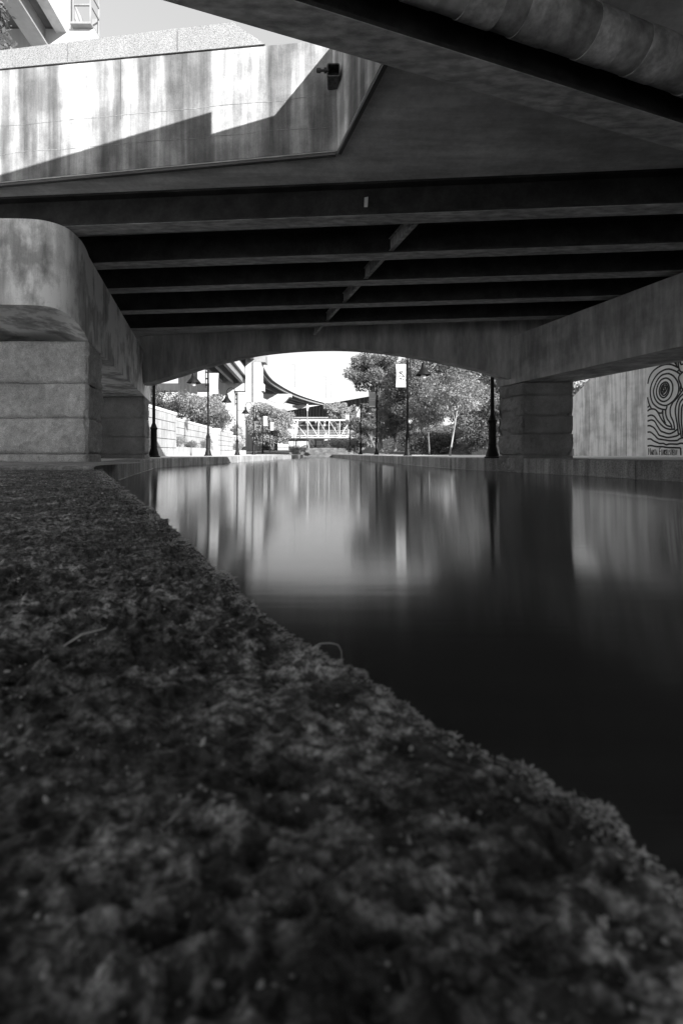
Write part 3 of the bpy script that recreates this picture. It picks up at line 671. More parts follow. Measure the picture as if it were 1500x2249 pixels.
# ------------------------------------------------------------------ lamp posts
def make_lamp():
    t = thing("lamp_post", (0, 0, 0), "lamp", "lamp post", "lamp posts along the canal walks")
    b = MB(); b.lathe([(0.0, 0.0), (0.24, 0.0), (0.24, 0.05), (0.2, 0.07), (0.185, 0.14), (0.15, 0.28), (0.125, 0.36), (0.122, 0.42), (0.135, 0.44), (0.122, 0.47), (0.118, 1.1), (0.14, 1.13), (0.145, 1.17), (0.12, 1.2), (0.09, 1.3), (0.066, 1.36), (0.06, 1.38)], n=20)
    b.build("pedestal", m_iron, t, smooth=35, local=True)
    b = MB(); b.lathe([(0.06, 1.3), (0.052, 5.25), (0.06, 5.26), (0.06, 5.3), (0.02, 5.34), (0, 5.36)], n=14); b.build("pole", m_iron, t, smooth=40, local=True)
    b = MB(); r = 0.36; cx_ = 0.16 + r
    b.tube([(0.16, 0, 4.2), (0.16, 0, 5.35)] + [(cx_ - r * math.cos(a_), 0, 5.35 + r * math.sin(a_)) for a_ in [math.pi * k / 12 for k in range(1, 13)]] + [(0.16 + 2 * r, 0, 5.12)], 0.028, 8)
    for z in (4.35, 4.75, 5.15): b.box(0.03, 0.17, -0.03, 0.03, z - 0.04, z + 0.04)
    b.build("arm", m_iron, t, smooth=40, local=True)
    b = MB(); b.lathe([(0.03, 5.2), (0.09, 5.16), (0.11, 5.08), (0.13, 4.95), (0.2, 4.78), (0.43, 4.5), (0.43, 4.485), (0.2, 4.76), (0.1, 4.95), (0.0, 5.0)], c=(0.16 + 2 * r, 0, 0), n=22)
    sh = b.build("lamp_shade", m_iron, t, smooth=50, local=True)
    b = MB(); b.lathe([(0.0, 4.28)] + [(0.145 * math.sin(a_), 4.43 - 0.145 * math.cos(a_)) for a_ in [math.pi * k / 8 for k in range(1, 8)]] + [(0.0, 4.575)], c=(0.16 + 2 * r, 0, 0), n=14)
    b.build("globe", m_bulb, t, smooth=60, local=True)
    return t
def add_banner(t, mat, style, seed):
    b = MB(); x0, x1, z0, z1 = -0.64, -0.09, 3.82, 5.1
    nz_ = 10; vs = []
    for j in range(nz_ + 1):
        f = j / nz_; z = z0 + (z1 - z0) * f; bow = 0.018 * math.sin(math.pi * f); y = 0.02 * math.sin(f * 5 + seed)
        vs += [(x0 + bow * 1.6, y - 0.004, z), (x1 - bow * 0.3, y - 0.004, z), (x1 - bow * 0.3, y + 0.004, z), (x0 + bow * 1.6, y + 0.004, z)]
    fs = [(4 * j + k, 4 * j + (k + 1) % 4, 4 * j + 4 + (k + 1) % 4, 4 * j + 4 + k) for j in range(nz_) for k in range(4)] + [(3, 2, 1, 0), (4 * nz_, 4 * nz_ + 1, 4 * nz_ + 2, 4 * nz_ + 3)]
    b.add(vs, fs); bn = b.build("banner", mat, t, local=True)
    for zr in (z1 + 0.01, z0 - 0.01): b = MB(); b.tube([(x0 - 0.02, 0, zr), (-0.02, 0, zr)], 0.014, 6); b.build("banner_rod", m_iron, t, local=True)
    if style == 0: return
    b = MB(); rr = random.Random(seed)
    for sy in (-1, 1):
        yb_ = sy * 0.027
        fr = lambda a_, z, off, sy=sy: (a_ if sy < 0 else -0.73 - a_, sy * 0.027, z)
        if style == 1:      # figures with raised arm and a scrawled line of lettering
            b.ribbon([(-0.56, 4.78), (-0.5, 4.68), (-0.44, 4.62)], 0.03, fr); b.ribbon([(-0.35 + 0.055 * math.cos(k), 4.66 + 0.06 * math.sin(k)) for k in [i * 0.6283 for i in range(11)]], 0.055, fr)
            b.ribbon([(-0.46, 4.6), (-0.36, 4.57), (-0.27, 4.52), (-0.2, 4.45)], 0.04, fr)
            for row, zz in ((0, 4.40), (1, 4.24)):
                xx = -0.52 + 0.05 * row
                for k in range(6):
                    st_ = [(xx + 0.07 * rr.random(), zz - 0.03 * k * 0.4 + 0.11 * rr.random()) for _ in range(5)]
                    b.ribbon(smoothpath(st_, 4), 0.016, fr); xx += 0.066
        elif style == 2:    # large letters PO
            for st_, wd_ in (([(-0.55, 4.35), (-0.55, 4.62), (-0.43, 4.62), (-0.42, 4.5), (-0.55, 4.48)], .03), ([(-0.3 + 0.075 * math.cos(k * .5236), 4.49 + 0.13 * math.sin(k * .5236)) for k in range(13)], .03), ([(-0.16, 4.35), (-0.16, 4.62)], .03), ([(-0.58, 3.93), (-0.12, 3.93)], .11), ([(-0.58, 4.2), (-0.12, 4.2)], .02)):
                b = MB(); b.ribbon(st_, wd_, fr); b.build("lettering", m_print_pale, bn, local=True)
            if sy == 1: return
        elif style == 3:    # faint lines of lettering
            for zz in (4.5, 4.35):
                for k in range(6): b = MB(); b.ribbon([(-0.54 + k * 0.07, zz), (-0.54 + k * 0.07, zz + 0.1), (-0.5 + k * 0.07, zz + 0.05)], 0.018, fr); b.build("lettering", m_print_pale, bn, local=True)
            b = MB(); b.ribbon([(-0.58, 3.92), (-0.12, 3.92)], 0.08, fr); b.build("banner_stripe", m_print_pale, bn, local=True)
            if sy == 1: return
        elif style == 4:    # a tall sail-like curve
            b.ribbon(smoothpath([(-0.47, 4.85), (-0.4, 4.5), (-0.3, 4.2), (-0.18, 3.95)], 6), 0.014, fr); b.ribbon([(-0.6, 4.9), (-0.12, 4.9)], 0.01, fr)
            b.ribbon([(-0.4, 4.98), (-0.3, 4.98)], 0.03, fr); b.ribbon([(-0.4, 3.89), (-0.28, 3.89)], 0.025, fr)
    if style == 3: b = b
    b.build("lettering" if style in (2, 3) else "banner_print", m_print if style in (1, 4) else m_print_pale, bn, local=True)
lamp0 = make_lamp()
LAMPS = [  # x, y, z, left side?, banner style, label
 (-7.52, 18.25, True, None, "nearest left-bank black lamp post, its top hidden behind the arch beam"),
 (-8.20, 28.0, True, 4, "left-bank black lamp post carrying a white banner with a curved line"),
 (-8.84, 38.6, True, 2, "left-bank black lamp post whose banner shows large pale letters"),
 (-9.55, 49.5, True, None, "black lamp post without a banner, in front of the left wall's far end"),
 (-10.55, 61.0, True, 5, "left-bank black lamp post with pale banner before the round leafy tree"),
 (-11.50, 73.0, True, 0, "small far left-bank lamp post, last one before the footbridge"),
 (4.62, 13.95, False, None, "black lamp post right beside the far granite pier, only its lower half showing"),
 (3.65, 25.2, False, 1, "right-bank black lamp post with a white banner of dark figures and lettering"),
 (2.81, 36.5, False, 3, "right-bank black lamp post carrying a grey banner with faint lettering"),
 (2.02, 48.0, False, 0, "right-bank black lamp post with a plain pale banner before dark trees"),
 (1.10, 58.0, False, 6, "farthest right-bank black lamp post, small grey banner near the footbridge"),
]
for i, (x, y, left, bs, lab) in enumerate(LAMPS):
    o = lamp0 if i == 0 else copy_tree(lamp0)
    o.location = (x, y, -0.165); o.rotation_euler = (0, 0, math.pi if left else 0.0); o['label'] = lab
for (x, y, left, bs, lab), o in zip(LAMPS, [o for o in COL.objects if o.name.startswith("lamp_post")]):
    pass
lamp_objs = sorted([o for o in COL.objects if o.name.startswith("lamp_post")], key=lambda o: [l[4] for l in LAMPS].index(o['label']))
for k, ((x, y, left, bs, lab), o) in enumerate(zip(LAMPS, lamp_objs)):
    if bs is not None: add_banner(o, m_banner_grey if bs in (2, 3, 6) else m_banner, bs if bs < 5 else 0, k)
# stone footing under the nearest right lamp
mb = MB(); mb.prism([(4.3, 13.7), (4.9, 13.62), (5.0, 14.25), (4.22, 14.3)], -0.8, -0.155); tag(mb.build("lamp_footing", m_quay), "square stone footing under the lamp post beside the granite pier", "footing")

# ------------------------------------------------------------------ left bank: terraced block walls and planter
tw = thing("terraced_wall", (-10.5, 30, -0.15), "stepped pale block retaining wall with planters along the left walk", "wall")
AX = lambda y, o=0.0: -9.78 - 0.073 * (y - 27) - o
def blockwall(y0, y1, off, ztop, nm="wall_section", z0=-0.2, th=0.5, cap=True):
    mb = MB(); ch = 0.46; z = z0; row = 0; rr = random.Random(int(y0 * 10))
    zc = ztop - (0.16 if cap else 0)
    nrow = max(1, round((zc - z0) / ch)); ch = (zc - z0) / nrow
    for r in range(nrow):
        y = y0
        first = True
        while y < y1 - 1e-3:
            L = 1.5 * (0.5 if (first and r % 2) else 1); first = False; ye = min(y + L, y1); j = rr.uniform(-0.008, 0.008); g = 0.005
            za = z0 + r * ch + (0.035 if r else 0); zb_ = z0 + (r + 1) * ch
            mb.prism([(AX(y + g, off) + j, y + g), (AX(ye - g, off) + j, ye - g), (AX(ye - g, off) - th, ye - g), (AX(y + g, off) - th, y + g)][::-1], za, zb_)
            y = ye
    mb.prism([(AX(y0, off) - 0.07, y0 + 0.02), (AX(y1, off) - 0.07, y1 - 0.02), (AX(y1, off) - th + .02, y1 - 0.02), (AX(y0, off) - th + .02, y0 + 0.02)][::-1], z0, zc - 0.01)
    s_ = mb.build(nm, m_blockwall, tw)
    if cap:
        mb = MB(); mb.prism([(AX(y0, off) + 0.04, y0 - .03), (AX(y1, off) + 0.04, y1 + .03), (AX(y1, off) - th, y1 + .03), (AX(y0, off) - th, y0 - .03)][::-1], zc + 0.003, ztop); mb.build("wall_cap", m_paving, s_)
blockwall(14.0, 27.0, 0.0, 2.40); blockwall(27.0, 40.3, 0.75, 2.30); blockwall(40.3, 47.8, 0.1, 2.20, th=1.3); blockwall(47.8, 58, 0.8, 2.08)
blockwall(27.05, 40.2, 0.0, 0.38, "planter_kerb", th=0.25, cap=False); blockwall(47.85, 58, 0.1, 0.36, "planter_kerb", th=0.25, cap=False)
# planting beds / bank behind
mb = MB()
for y0, y1 in ((27.05, 40.25), (47.85, 58)):
    mb.add([(AX(y0, .2), y0, 0.3), (AX(y1, .2), y1, 0.3), (AX(y1, .9), y1, 0.33), (AX(y0, .9), y0, 0.33)], [(3, 2, 1, 0)])
mb.add([(-10.6, 14, 2.15), (-12.8, 58, 1.9), (-26, 70, 3.4), (-30, 14, 3.6)], [(0, 1, 2, 3)])
mb.add([(-4.9, 62, -0.17), (-12.8, 58, -0.17), (-26, 70, 0.4), (-26, 95, 0.6), (8, 95, 0.6), (-3, 70, 0.3)], [(0, 5, 4, 3, 2, 1)])
tag(mb.build("planting_bed", m_soil), kind="structure")

# ------------------------------------------------------------------ trees and shrubs
def crown_mesh(name, blobs, n, size, mat, parent, seed, flat=0.0, fill=0.35):
    r = np.random.RandomState(seed); W = np.array([b[3] * b[4] + b[4] * b[5] for b in blobs]); W = W / W.sum()
    k = r.choice(len(blobs), n, p=W); B = np.array(blobs)[k]
    d = r.normal(size=(n, 3)); d /= np.linalg.norm(d, axis=1)[:, None]
    rad_ = 1 - fill * r.rand(n) ** 1.4; rad_ *= 1 + 0.10 * r.normal(size=n)
    C = B[:, :3] + d * B[:, 3:6] * rad_[:, None]
    nrm = d * 0.6 + r.normal(size=(n, 3)) * 0.7 + np.array([0, 0, flat]); nrm /= np.linalg.norm(nrm, axis=1)[:, None]
    t1 = np.cross(nrm, r.normal(size=(n, 3))); t1 /= np.linalg.norm(t1, axis=1)[:, None]; t2 = np.cross(nrm, t1)
    s = size * (0.45 + 1.1 * r.rand(n) ** 1.5)[:, None]
    V = np.stack([C - t1 * s, C - t2 * s * 0.45, C + t1 * s, C + t2 * s * 0.45], 1).reshape(-1, 3)
    off = np.array(world_loc(parent)) if parent is not None else np.zeros(3)
    F = np.arange(4 * n).reshape(n, 4)
    return np_mesh(name, V - off, F, mat, parent)
def blobs_for(c, R, n, rng, br=(0.28, 0.48)):
    out = []
    for _ in range(n):
        d = Vector((rng.gauss(0, 1), rng.gauss(0, 1), rng.gauss(0, 1))).normalized(); k = rng.random() ** 0.45 * 0.78
        b = rng.uniform(*br); sx = (R[0] + R[1]) / 2 * b
        out.append((c[0] + d.x * R[0] * k, c[1] + d.y * R[1] * k, c[2] + d.z * R[2] * k, sx * rng.uniform(.9, 1.3), sx * rng.uniform(.9, 1.3), sx * rng.uniform(.55, .85)))
    return out
def tree(name, label, base, c, R, nb, nl, size, lm, bm, tr, seed, group=None, cat="tree", forks=None, flat=0.0, br=(0.28, 0.48), stems=1):
    rng = random.Random(seed); t = thing(name, base, label, cat, group)
    bl = blobs_for(c, R, nb, rng, br)
    mb = MB(); B = Vector(base)
    for s_ in range(stems):
        top = Vector((c[0] + (rng.uniform(-.3, .3) * R[0] if stems > 1 else 0), c[1], c[2] - R[2] * 0.35))
        b0 = B + Vector((rng.uniform(-1, 1), rng.uniform(-1, 1), 0)) * (0.35 * (stems > 1))
        mid = b0.lerp(top, 0.5) + Vector((rng.uniform(-1, 1), rng.uniform(-1, 1), 0)) * tr * 1.0
        mb.tube([b0 - Vector((0, 0, .15)), b0 + Vector((0, 0, 0.12)), mid, top], [tr * 1.5, tr * 1.05, tr * 0.8, tr * 0.55], 9)
        for b_ in bl[:min(len(bl), 12)]:
            e = Vector(b_[:3]); st_ = mid.lerp(top, rng.uniform(0.0, 1.0)); m2 = st_.lerp(e, 0.5) + Vector((0, 0, 0.1 * R[2]))
            mb.tube([st_, m2, e], [tr * 0.42, tr * 0.28, tr * 0.1], 6)
    mb.build("trunk", bm, t, smooth=50)
    crown_mesh("crown", bl, nl, size, lm, t, seed, flat)
    return t
def shrub(label, base, R, nl, size, lm, seed, nb=9, group=None, name="shrub", cat="shrub", br=(0.35, 0.55)):
    rng = random.Random(seed); t = thing(name, base, label, cat, group)
    c = (base[0], base[1], base[2] + R[2] * 0.8); bl = blobs_for(c, R, nb, rng, br)
    mb = MB(); B = Vector(base)
    for b_ in bl[:5]: mb.tube([B - Vector((0, 0, .05)), B.lerp(Vector(b_[:3]), 0.5) + Vector((0, 0, .1)), Vector(b_[:3])], [0.04, 0.03, 0.015], 6)
    mb.build("stem", m_bark, t); crown_mesh("foliage", bl, nl, size, lm, t, seed)
    return t
G_L = "shrubs above the left block wall"
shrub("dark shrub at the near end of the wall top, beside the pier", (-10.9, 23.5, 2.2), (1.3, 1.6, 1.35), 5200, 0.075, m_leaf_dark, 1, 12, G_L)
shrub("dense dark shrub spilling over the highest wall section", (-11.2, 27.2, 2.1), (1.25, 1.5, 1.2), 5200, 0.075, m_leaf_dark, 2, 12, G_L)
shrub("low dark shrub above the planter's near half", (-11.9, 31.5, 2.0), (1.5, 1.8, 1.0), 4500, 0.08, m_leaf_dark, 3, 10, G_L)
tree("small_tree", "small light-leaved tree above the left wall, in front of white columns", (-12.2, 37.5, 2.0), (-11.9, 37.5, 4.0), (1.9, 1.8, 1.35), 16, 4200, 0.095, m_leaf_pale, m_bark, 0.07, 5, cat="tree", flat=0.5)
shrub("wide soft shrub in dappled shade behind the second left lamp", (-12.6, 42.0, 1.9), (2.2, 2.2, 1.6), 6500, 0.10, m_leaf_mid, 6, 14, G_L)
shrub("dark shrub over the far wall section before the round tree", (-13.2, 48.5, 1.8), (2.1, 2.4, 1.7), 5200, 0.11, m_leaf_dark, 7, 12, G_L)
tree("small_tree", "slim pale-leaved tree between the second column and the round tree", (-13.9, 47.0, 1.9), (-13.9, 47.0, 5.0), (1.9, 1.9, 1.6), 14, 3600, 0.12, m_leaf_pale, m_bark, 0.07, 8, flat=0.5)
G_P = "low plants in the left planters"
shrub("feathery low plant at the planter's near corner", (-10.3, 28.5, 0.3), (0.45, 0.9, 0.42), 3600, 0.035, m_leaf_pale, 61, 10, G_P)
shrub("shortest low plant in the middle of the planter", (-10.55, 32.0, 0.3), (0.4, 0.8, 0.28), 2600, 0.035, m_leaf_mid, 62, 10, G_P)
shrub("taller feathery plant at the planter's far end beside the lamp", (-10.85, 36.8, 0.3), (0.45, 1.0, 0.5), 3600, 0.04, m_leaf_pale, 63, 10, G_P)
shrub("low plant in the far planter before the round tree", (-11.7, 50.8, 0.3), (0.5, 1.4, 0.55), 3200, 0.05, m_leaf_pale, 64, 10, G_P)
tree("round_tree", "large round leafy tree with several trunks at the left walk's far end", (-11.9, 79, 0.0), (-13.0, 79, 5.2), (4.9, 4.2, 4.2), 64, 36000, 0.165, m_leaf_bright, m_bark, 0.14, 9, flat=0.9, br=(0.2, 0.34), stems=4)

tree("street_tree", "tree at the far left whose leafy edge shows beside the elevated highway", (-12.2, 12.6, -0.15), (-10.75, 12.6, 11.5), (1.6, 1.5, 2.0), 26, 9000, 0.07, m_leaf_mid, m_bark, 0.14, 91, br=(0.2, 0.34))
# right bank slope
mb = MB(); ny, nx = 26, 14; vs = []
for j in range(ny):
    y = 13.8 + (75 - 13.8) * j / (ny - 1)
    for i in range(nx):
        xi = 7.6 - 0.085 * (y - 14) if y > 24 else 9.45 - 0.072 * (y - 14) + (0.35 if y < 24 else 0)
        s = i / (nx - 1); x = xi + s * 22; z = -0.05 + 4.6 * (1 - math.exp(-3.2 * s)) + 0.15 * mn.noise(Vector((x * .6, y * .6, 0)))
        if y < 24 and i == 0: z = 0.0 if y > 21 else max(0.0, min(3.4, 2.0 + (18.3 - y) * .45))
        if y < 21: z = max(z, min(3.4, 1.9 + (18.3 - y) * .45))
        vs.append((x, y, z))
mb.add(vs, [(j * nx + i, j * nx + i + 1, (j + 1) * nx + i + 1, (j + 1) * nx + i) for j in range(ny - 1) for i in range(nx - 1)])
tag(mb.build("embankment", m_soil, smooth=180), kind="structure")
lw = MB(); P = [(7.55, 24.0), (6.4, 30.0), (5.8, 38), (5.0, 48)]
for i in range(3):
    a = Vector(P[i]); b = Vector(P[i + 1]); t_ = (b - a).normalized(); n_ = Vector((t_.y, -t_.x)) * .4
    lw.prism([tuple(a), tuple(b), tuple(b + n_), tuple(a + n_)][::-1], -0.2, 0.16)
a = Vector((8.3, 17.0)); b = Vector(P[0]); t_ = (b - a).normalized(); n_ = Vector((t_.y, -t_.x)) * .4
lw.prism([tuple(a), tuple(b), tuple(b + n_), tuple(a + n_)][::-1], -0.2, 0.16)
tag(lw.build("low_wall", m_blockwall), "low pale stone kerb wall at the foot of the right planted slope", "wall")

tree("maple_tree", "young tree with a pale forked trunk and sunlit layered leaves", (5.3, 22.2, -0.1), (5.75, 22.4, 3.0), (1.9, 1.9, 1.35), 28, 12000, 0.058, m_leaf_bright, m_bark_pale, 0.045, 21, flat=1.6, br=(0.22, 0.36), stems=1)
tree("small_tree", "small dark-trunked tree left of the pale forked tree", (5.02, 26.0, -0.1), (5.0, 26.3, 2.6), (1.5, 1.5, 1.2), 22, 9000, 0.058, m_leaf_mid, m_bark, 0.05, 22, flat=0.8)
tree("oak_tree", "tall loose oak with sky showing through, above the grey banner", (3.9, 45, 0.3), (3.3, 45, 8.1), (3.3, 3.0, 2.6), 32, 17000, 0.105, m_leaf_mid, m_bark, 0.2, 23, br=(0.16, 0.3))
tree("broadleaf_tree", "bushy dark tree behind the white figure banner", (6.2, 34, 0.5), (5.6, 34, 4.6), (2.8, 2.6, 3.3), 36, 30000, 0.08, m_leaf_mid, m_bark, 0.16, 24, br=(0.22, 0.36))
tree("broadleaf_tree", "tall dark tree on the slope behind the pale forked tree", (10.5, 36, 2.6), (9.6, 36, 6.6), (3.9, 3.0, 4.0), 46, 34000, 0.088, m_leaf_mid, m_bark, 0.2, 25, br=(0.22, 0.36))
tree("broadleaf_tree", "dark tree high on the slope next to the far granite pier", (12.2, 30, 3.0), (11.2, 30, 5.4), (2.9, 2.8, 3.6), 38, 26000, 0.078, m_leaf_mid, m_bark, 0.16, 26, br=(0.22, 0.36))
tree("broadleaf_tree", "dark leafy tree between the grey and plain pale banners", (4.3, 56, 0.2), (3.3, 56, 4.0), (2.6, 2.6, 3.6), 32, 16000, 0.105, m_leaf_mid, m_bark, 0.16, 27, br=(0.22, 0.36))
tree("broadleaf_tree", "dark low tree filling the bank below the loose oak", (5.3, 45, 0.3), (4.9, 44, 3.2), (2.5, 2.4, 2.8), 32, 20000, 0.09, m_leaf_mid, m_bark, 0.16, 28, br=(0.22, 0.36))
shrub("low layered shrub on the slope right of the pale trunk", (7.6, 25.5, 0.3), (1.6, 1.4, 0.9), 4500, 0.075, m_leaf_mid, 31, 12, "slope shrubs")
shrub("dark shrub beside the lamp post and far granite pier", (8.9, 25.0, 1.0), (1.5, 1.5, 1.2), 4500, 0.075, m_leaf_dark, 32, 12, "slope shrubs")
shrub("spreading shrub under the small dark-trunked tree", (6.2, 29.0, 0.1), (1.6, 1.5, 0.8), 4200, 0.08, m_leaf_dark, 33, 12, "slope shrubs")
shrub("shrub on the slope behind the white banner's post", (5.8, 33.5, 0.1), (1.7, 1.6, 0.9), 4200, 0.085, m_leaf_dark, 34, 12, "slope shrubs")
shrub("leafy shrub higher on the slope below the tall dark tree", (9.2, 30.0, 1.6), (1.8, 1.6, 1.1), 4500, 0.085, m_leaf_mid, 35, 12, "slope shrubs")
shrub("grassy bush peeking over the sloping end of the concrete wing wall", (10.4, 19.0, 1.9), (1.1, 1.3, 0.75), 4200, 0.07, m_leaf_pale, 36, 10)
# ground cover on the slope
r_ = np.random.RandomState(77); n = 14000
yy = 20 + 40 * r_.rand(n) ** 1.3; ss = r_.rand(n) * 0.45; xi = np.where(yy > 24, 7.9 - 0.085 * (yy - 14), 9.8 - 0.072 * (yy - 14))
xx = xi + ss * 22; zz = -0.0 + 4.6 * (1 - np.exp(-3.2 * ss)); sel = zz < 4
C = np.stack([xx, yy, zz], 1)[sel]; n = len(C); d = r_.normal(size=(n, 3)) * 0.6 + np.array([0, 0, 1]); d /= np.linalg.norm(d, axis=1)[:, None]
t1 = np.cross(d, r_.normal(size=(n, 3))); t1 /= np.linalg.norm(t1, axis=1)[:, None]; t2 = np.cross(d, t1); sz = 0.12
V = np.stack([C - t1 * sz, C - t2 * sz * .5, C + t1 * sz, C + t2 * sz * .5], 1).reshape(-1, 3) + np.array([0, 0, .08])
tag(np_mesh("ground_cover", V, np.arange(4 * n).reshape(n, 4), m_leaf_mid), kind="stuff")

# ------------------------------------------------------------------ canal end: steps, footbridge, plate-girder bridge
mb = MB(); rr = random.Random(4)
for r in range(5):
    z0 = -0.8 + r * 0.3; y0 = 57 + r * 0.35; x = -6.6
    while x < 1.5:
        L = rr.uniform(0.7, 1.3); mb.box(x + .008, min(x + L, 1.5) - .008, y0 + rr.uniform(-.02, .02), y0 + 3, z0 + .01, z0 + 0.3 - (0.05 * abs(x + 3) * 0.3 if r == 4 else 0)); x += L
m_darkstone = M("dark_stone", 0.13, 0.85, [((2, 2, 2), 0.4, 0.36, 0.64), ((20, 20, 20), 0.3, 0.35, 0.65)])  # plain darker grey for the steps
tag(mb.build("stone_steps", m_darkstone), "dark coursed stone steps closing the canal's far end", "steps")
fb = thing("footbridge", (-3, 80, 0.6), "white steel truss footbridge crossing beyond the canal's end", "footbridge")
zt_, zb2 = 5.9, 2.75; posts = [-8.6, -6.0, -4.05, -2.2, -0.3, 1.55, 3.4, 5.3]
for yy_ in (80.0, 82.4):
    mb = MB(); mb.bar((-9, yy_, zt_), (6.5, yy_, zt_), .11, .12); mb.bar((-9, yy_, zb2), (6.5, yy_, zb2), .14, .16); mb.bar((-9, yy_, zb2 + .35), (6.5, yy_, zb2 + .35), .08, .1)
    for p_ in posts: mb.bar((p_, yy_, zb2), (p_, yy_, zt_), .09, .09)
    for i in range(len(posts) - 1):
        a_, b_ = posts[i], posts[i + 1]
        if i < 4: mb.bar((a_, yy_, zt_), (b_, yy_, zb2), .06, .06)
        else: mb.bar((a_, yy_, zb2), (b_, yy_, zt_), .06, .06)
    for z in (3.4, 3.7, 4.0): mb.bar((-9, yy_ + .08, z), (6.5, yy_ + .08, z), .03, .03)
    mb.build("truss", m_truss, fb)
mb = MB(); mb.box(-9, 6.5, 80.1, 82.3, 2.55, 2.72); mb.build("walkway", m_hwysteel, fb)
mb = MB(); mb.box(-9.4, -5.9, 81.0, 84.5, -0.2, 2.5); mb.build("abutment", m_hwy, fb)
mb = MB(); mb.box(-5.9, -2.6, 86, 87, 0, 2.4); mb.build("dark_wall", m_rail, fb)
rb = thing("rail_bridge", (-6, 112, 0), "long dark plate-girder rail bridge behind the white footbridge", "bridge")
A_ = Vector((-18, 134, 0)); B_ = Vector((14, 84, 0)); d_ = (B_ - A_).normalized(); n_ = Vector((-d_.y, d_.x, 0)); L_ = (B_ - A_).length
mb = MB(); mb.bar(A_ + Vector((0, 0, 10.4)), B_ + Vector((0, 0, 10.4)), 0.25, 3.0); mb.bar(A_ + Vector((0, 0, 11.95)), B_ + Vector((0, 0, 11.95)), 0.7, 0.1); mb.bar(A_ + Vector((0, 0, 8.9)), B_ + Vector((0, 0, 8.9)), 0.7, 0.1)
mb.build("plate_girder", m_rail, rb)
mb = MB(); k = 0.0
while k < L_: q = A_ + d_ * k; mb.bar(q - n_ * .2 + Vector((0, 0, 9)), q - n_ * .2 + Vector((0, 0, 11.9)), 0.12, 0.3, (d_.x, d_.y, 0)); k += 1.6
mb.build("stiffener", m_rail, rb)
mb = MB(); mb.bar(A_ + n_ * 2 + Vector((0, 0, 9.6)), B_ + n_ * 2 + Vector((0, 0, 9.6)), 4, 0.6); mb.build("track_deck", m_rail, rb)
for k in (6, 30, 52):
    q = A_ + d_ * k + n_ * 1.5; mb = MB(); mb.box(q.x - .8, q.x + .8, q.y - .8, q.y + .8, -1, 8.85); mb.build("column", m_hwydark, rb)
tree("broadleaf_tree", "bright sunlit tree behind the footbridge's middle", (-0.6, 92, 0.6), (-0.9, 92, 8.0), (3.3, 2.6, 3.2), 34, 12000, 0.17, m_leaf_bright, m_bark, 0.2, 51, flat=0.5, br=(0.2, 0.34))
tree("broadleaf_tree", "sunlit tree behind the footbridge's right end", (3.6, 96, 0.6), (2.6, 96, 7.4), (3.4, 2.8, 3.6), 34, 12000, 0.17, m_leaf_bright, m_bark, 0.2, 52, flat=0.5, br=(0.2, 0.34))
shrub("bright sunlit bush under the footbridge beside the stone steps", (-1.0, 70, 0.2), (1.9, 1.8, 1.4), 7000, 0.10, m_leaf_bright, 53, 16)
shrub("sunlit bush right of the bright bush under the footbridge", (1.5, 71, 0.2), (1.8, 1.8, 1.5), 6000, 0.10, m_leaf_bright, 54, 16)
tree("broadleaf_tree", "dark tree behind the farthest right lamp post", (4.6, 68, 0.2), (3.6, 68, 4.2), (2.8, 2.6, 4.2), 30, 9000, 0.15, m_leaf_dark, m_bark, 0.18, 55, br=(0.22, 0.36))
tree("broadleaf_tree", "tall dark tree rising behind the loose oak", (8.0, 58, 0.8), (7.0, 58, 8.0), (4.4, 3.5, 5.4), 50, 30000, 0.115, m_leaf_mid, m_bark, 0.22, 56, br=(0.2, 0.32))
bd = thing("station_building", (-6, 99, 0.2), "long pale low building with a dark window band seen through the footbridge", "building")
mb = MB(); mb.box(-14, -1.5, 100, 108, 0.2, 7.6); mb.build("wall", m_hwy, bd)
mb = MB(); mb.box(-14.3, -1.2, 99.3, 108.4, 7.62, 7.9); mb.build("roof", m_hwysteel, bd)
for i in range(6):
    x = -13.4 + i * 2.0; mb = MB(); mb.box(x, x + 1.6, 99.93, 99.99, 6.3, 7.3); w_o = mb.build("window", m_rail, bd)
mb = MB(); mb.box(-13.6, -2.2, 99.9, 99.99, 5.4, 6.0); mb.build("sign_band", m_hwydark, bd)
for i in range(3):
    x = -12.8 + i * 3.4; mb = MB(); mb.box(x, x + 2.2, 99.93, 99.99, 2.0, 3.9); mb.build("window", m_hwydark, bd)
rt = np.random.RandomState(12); n = 26000
X = rt.uniform(-60, 90, n); Hh = 5.5 + 2.5 * np.sin(X * .35) + 1.8 * np.sin(X * .93 + 2); Z = 0.2 + (Hh * rt.rand(n) ** .7); Y = 118 + 0.05 * X + rt.normal(0, 1.6, n) + (Z * .15)
C = np.stack([X, Y, Z], 1); dd = rt.normal(size=(n, 3)); dd /= np.linalg.norm(dd, axis=1)[:, None]; t1 = np.cross(dd, rt.normal(size=(n, 3))); t1 /= np.linalg.norm(t1, axis=1)[:, None]; t2 = np.cross(dd, t1)
sz = (0.5 + .35 * rt.rand(n))[:, None]
tag(np_mesh("treeline", np.stack([C - t1 * sz, C - t2 * sz * .6, C + t1 * sz, C + t2 * sz * .6], 1).reshape(-1, 3), np.arange(4 * n).reshape(n, 4), m_leaf_bright), kind="stuff")  # sunlit look of the far trees put into a brighter leaf colour
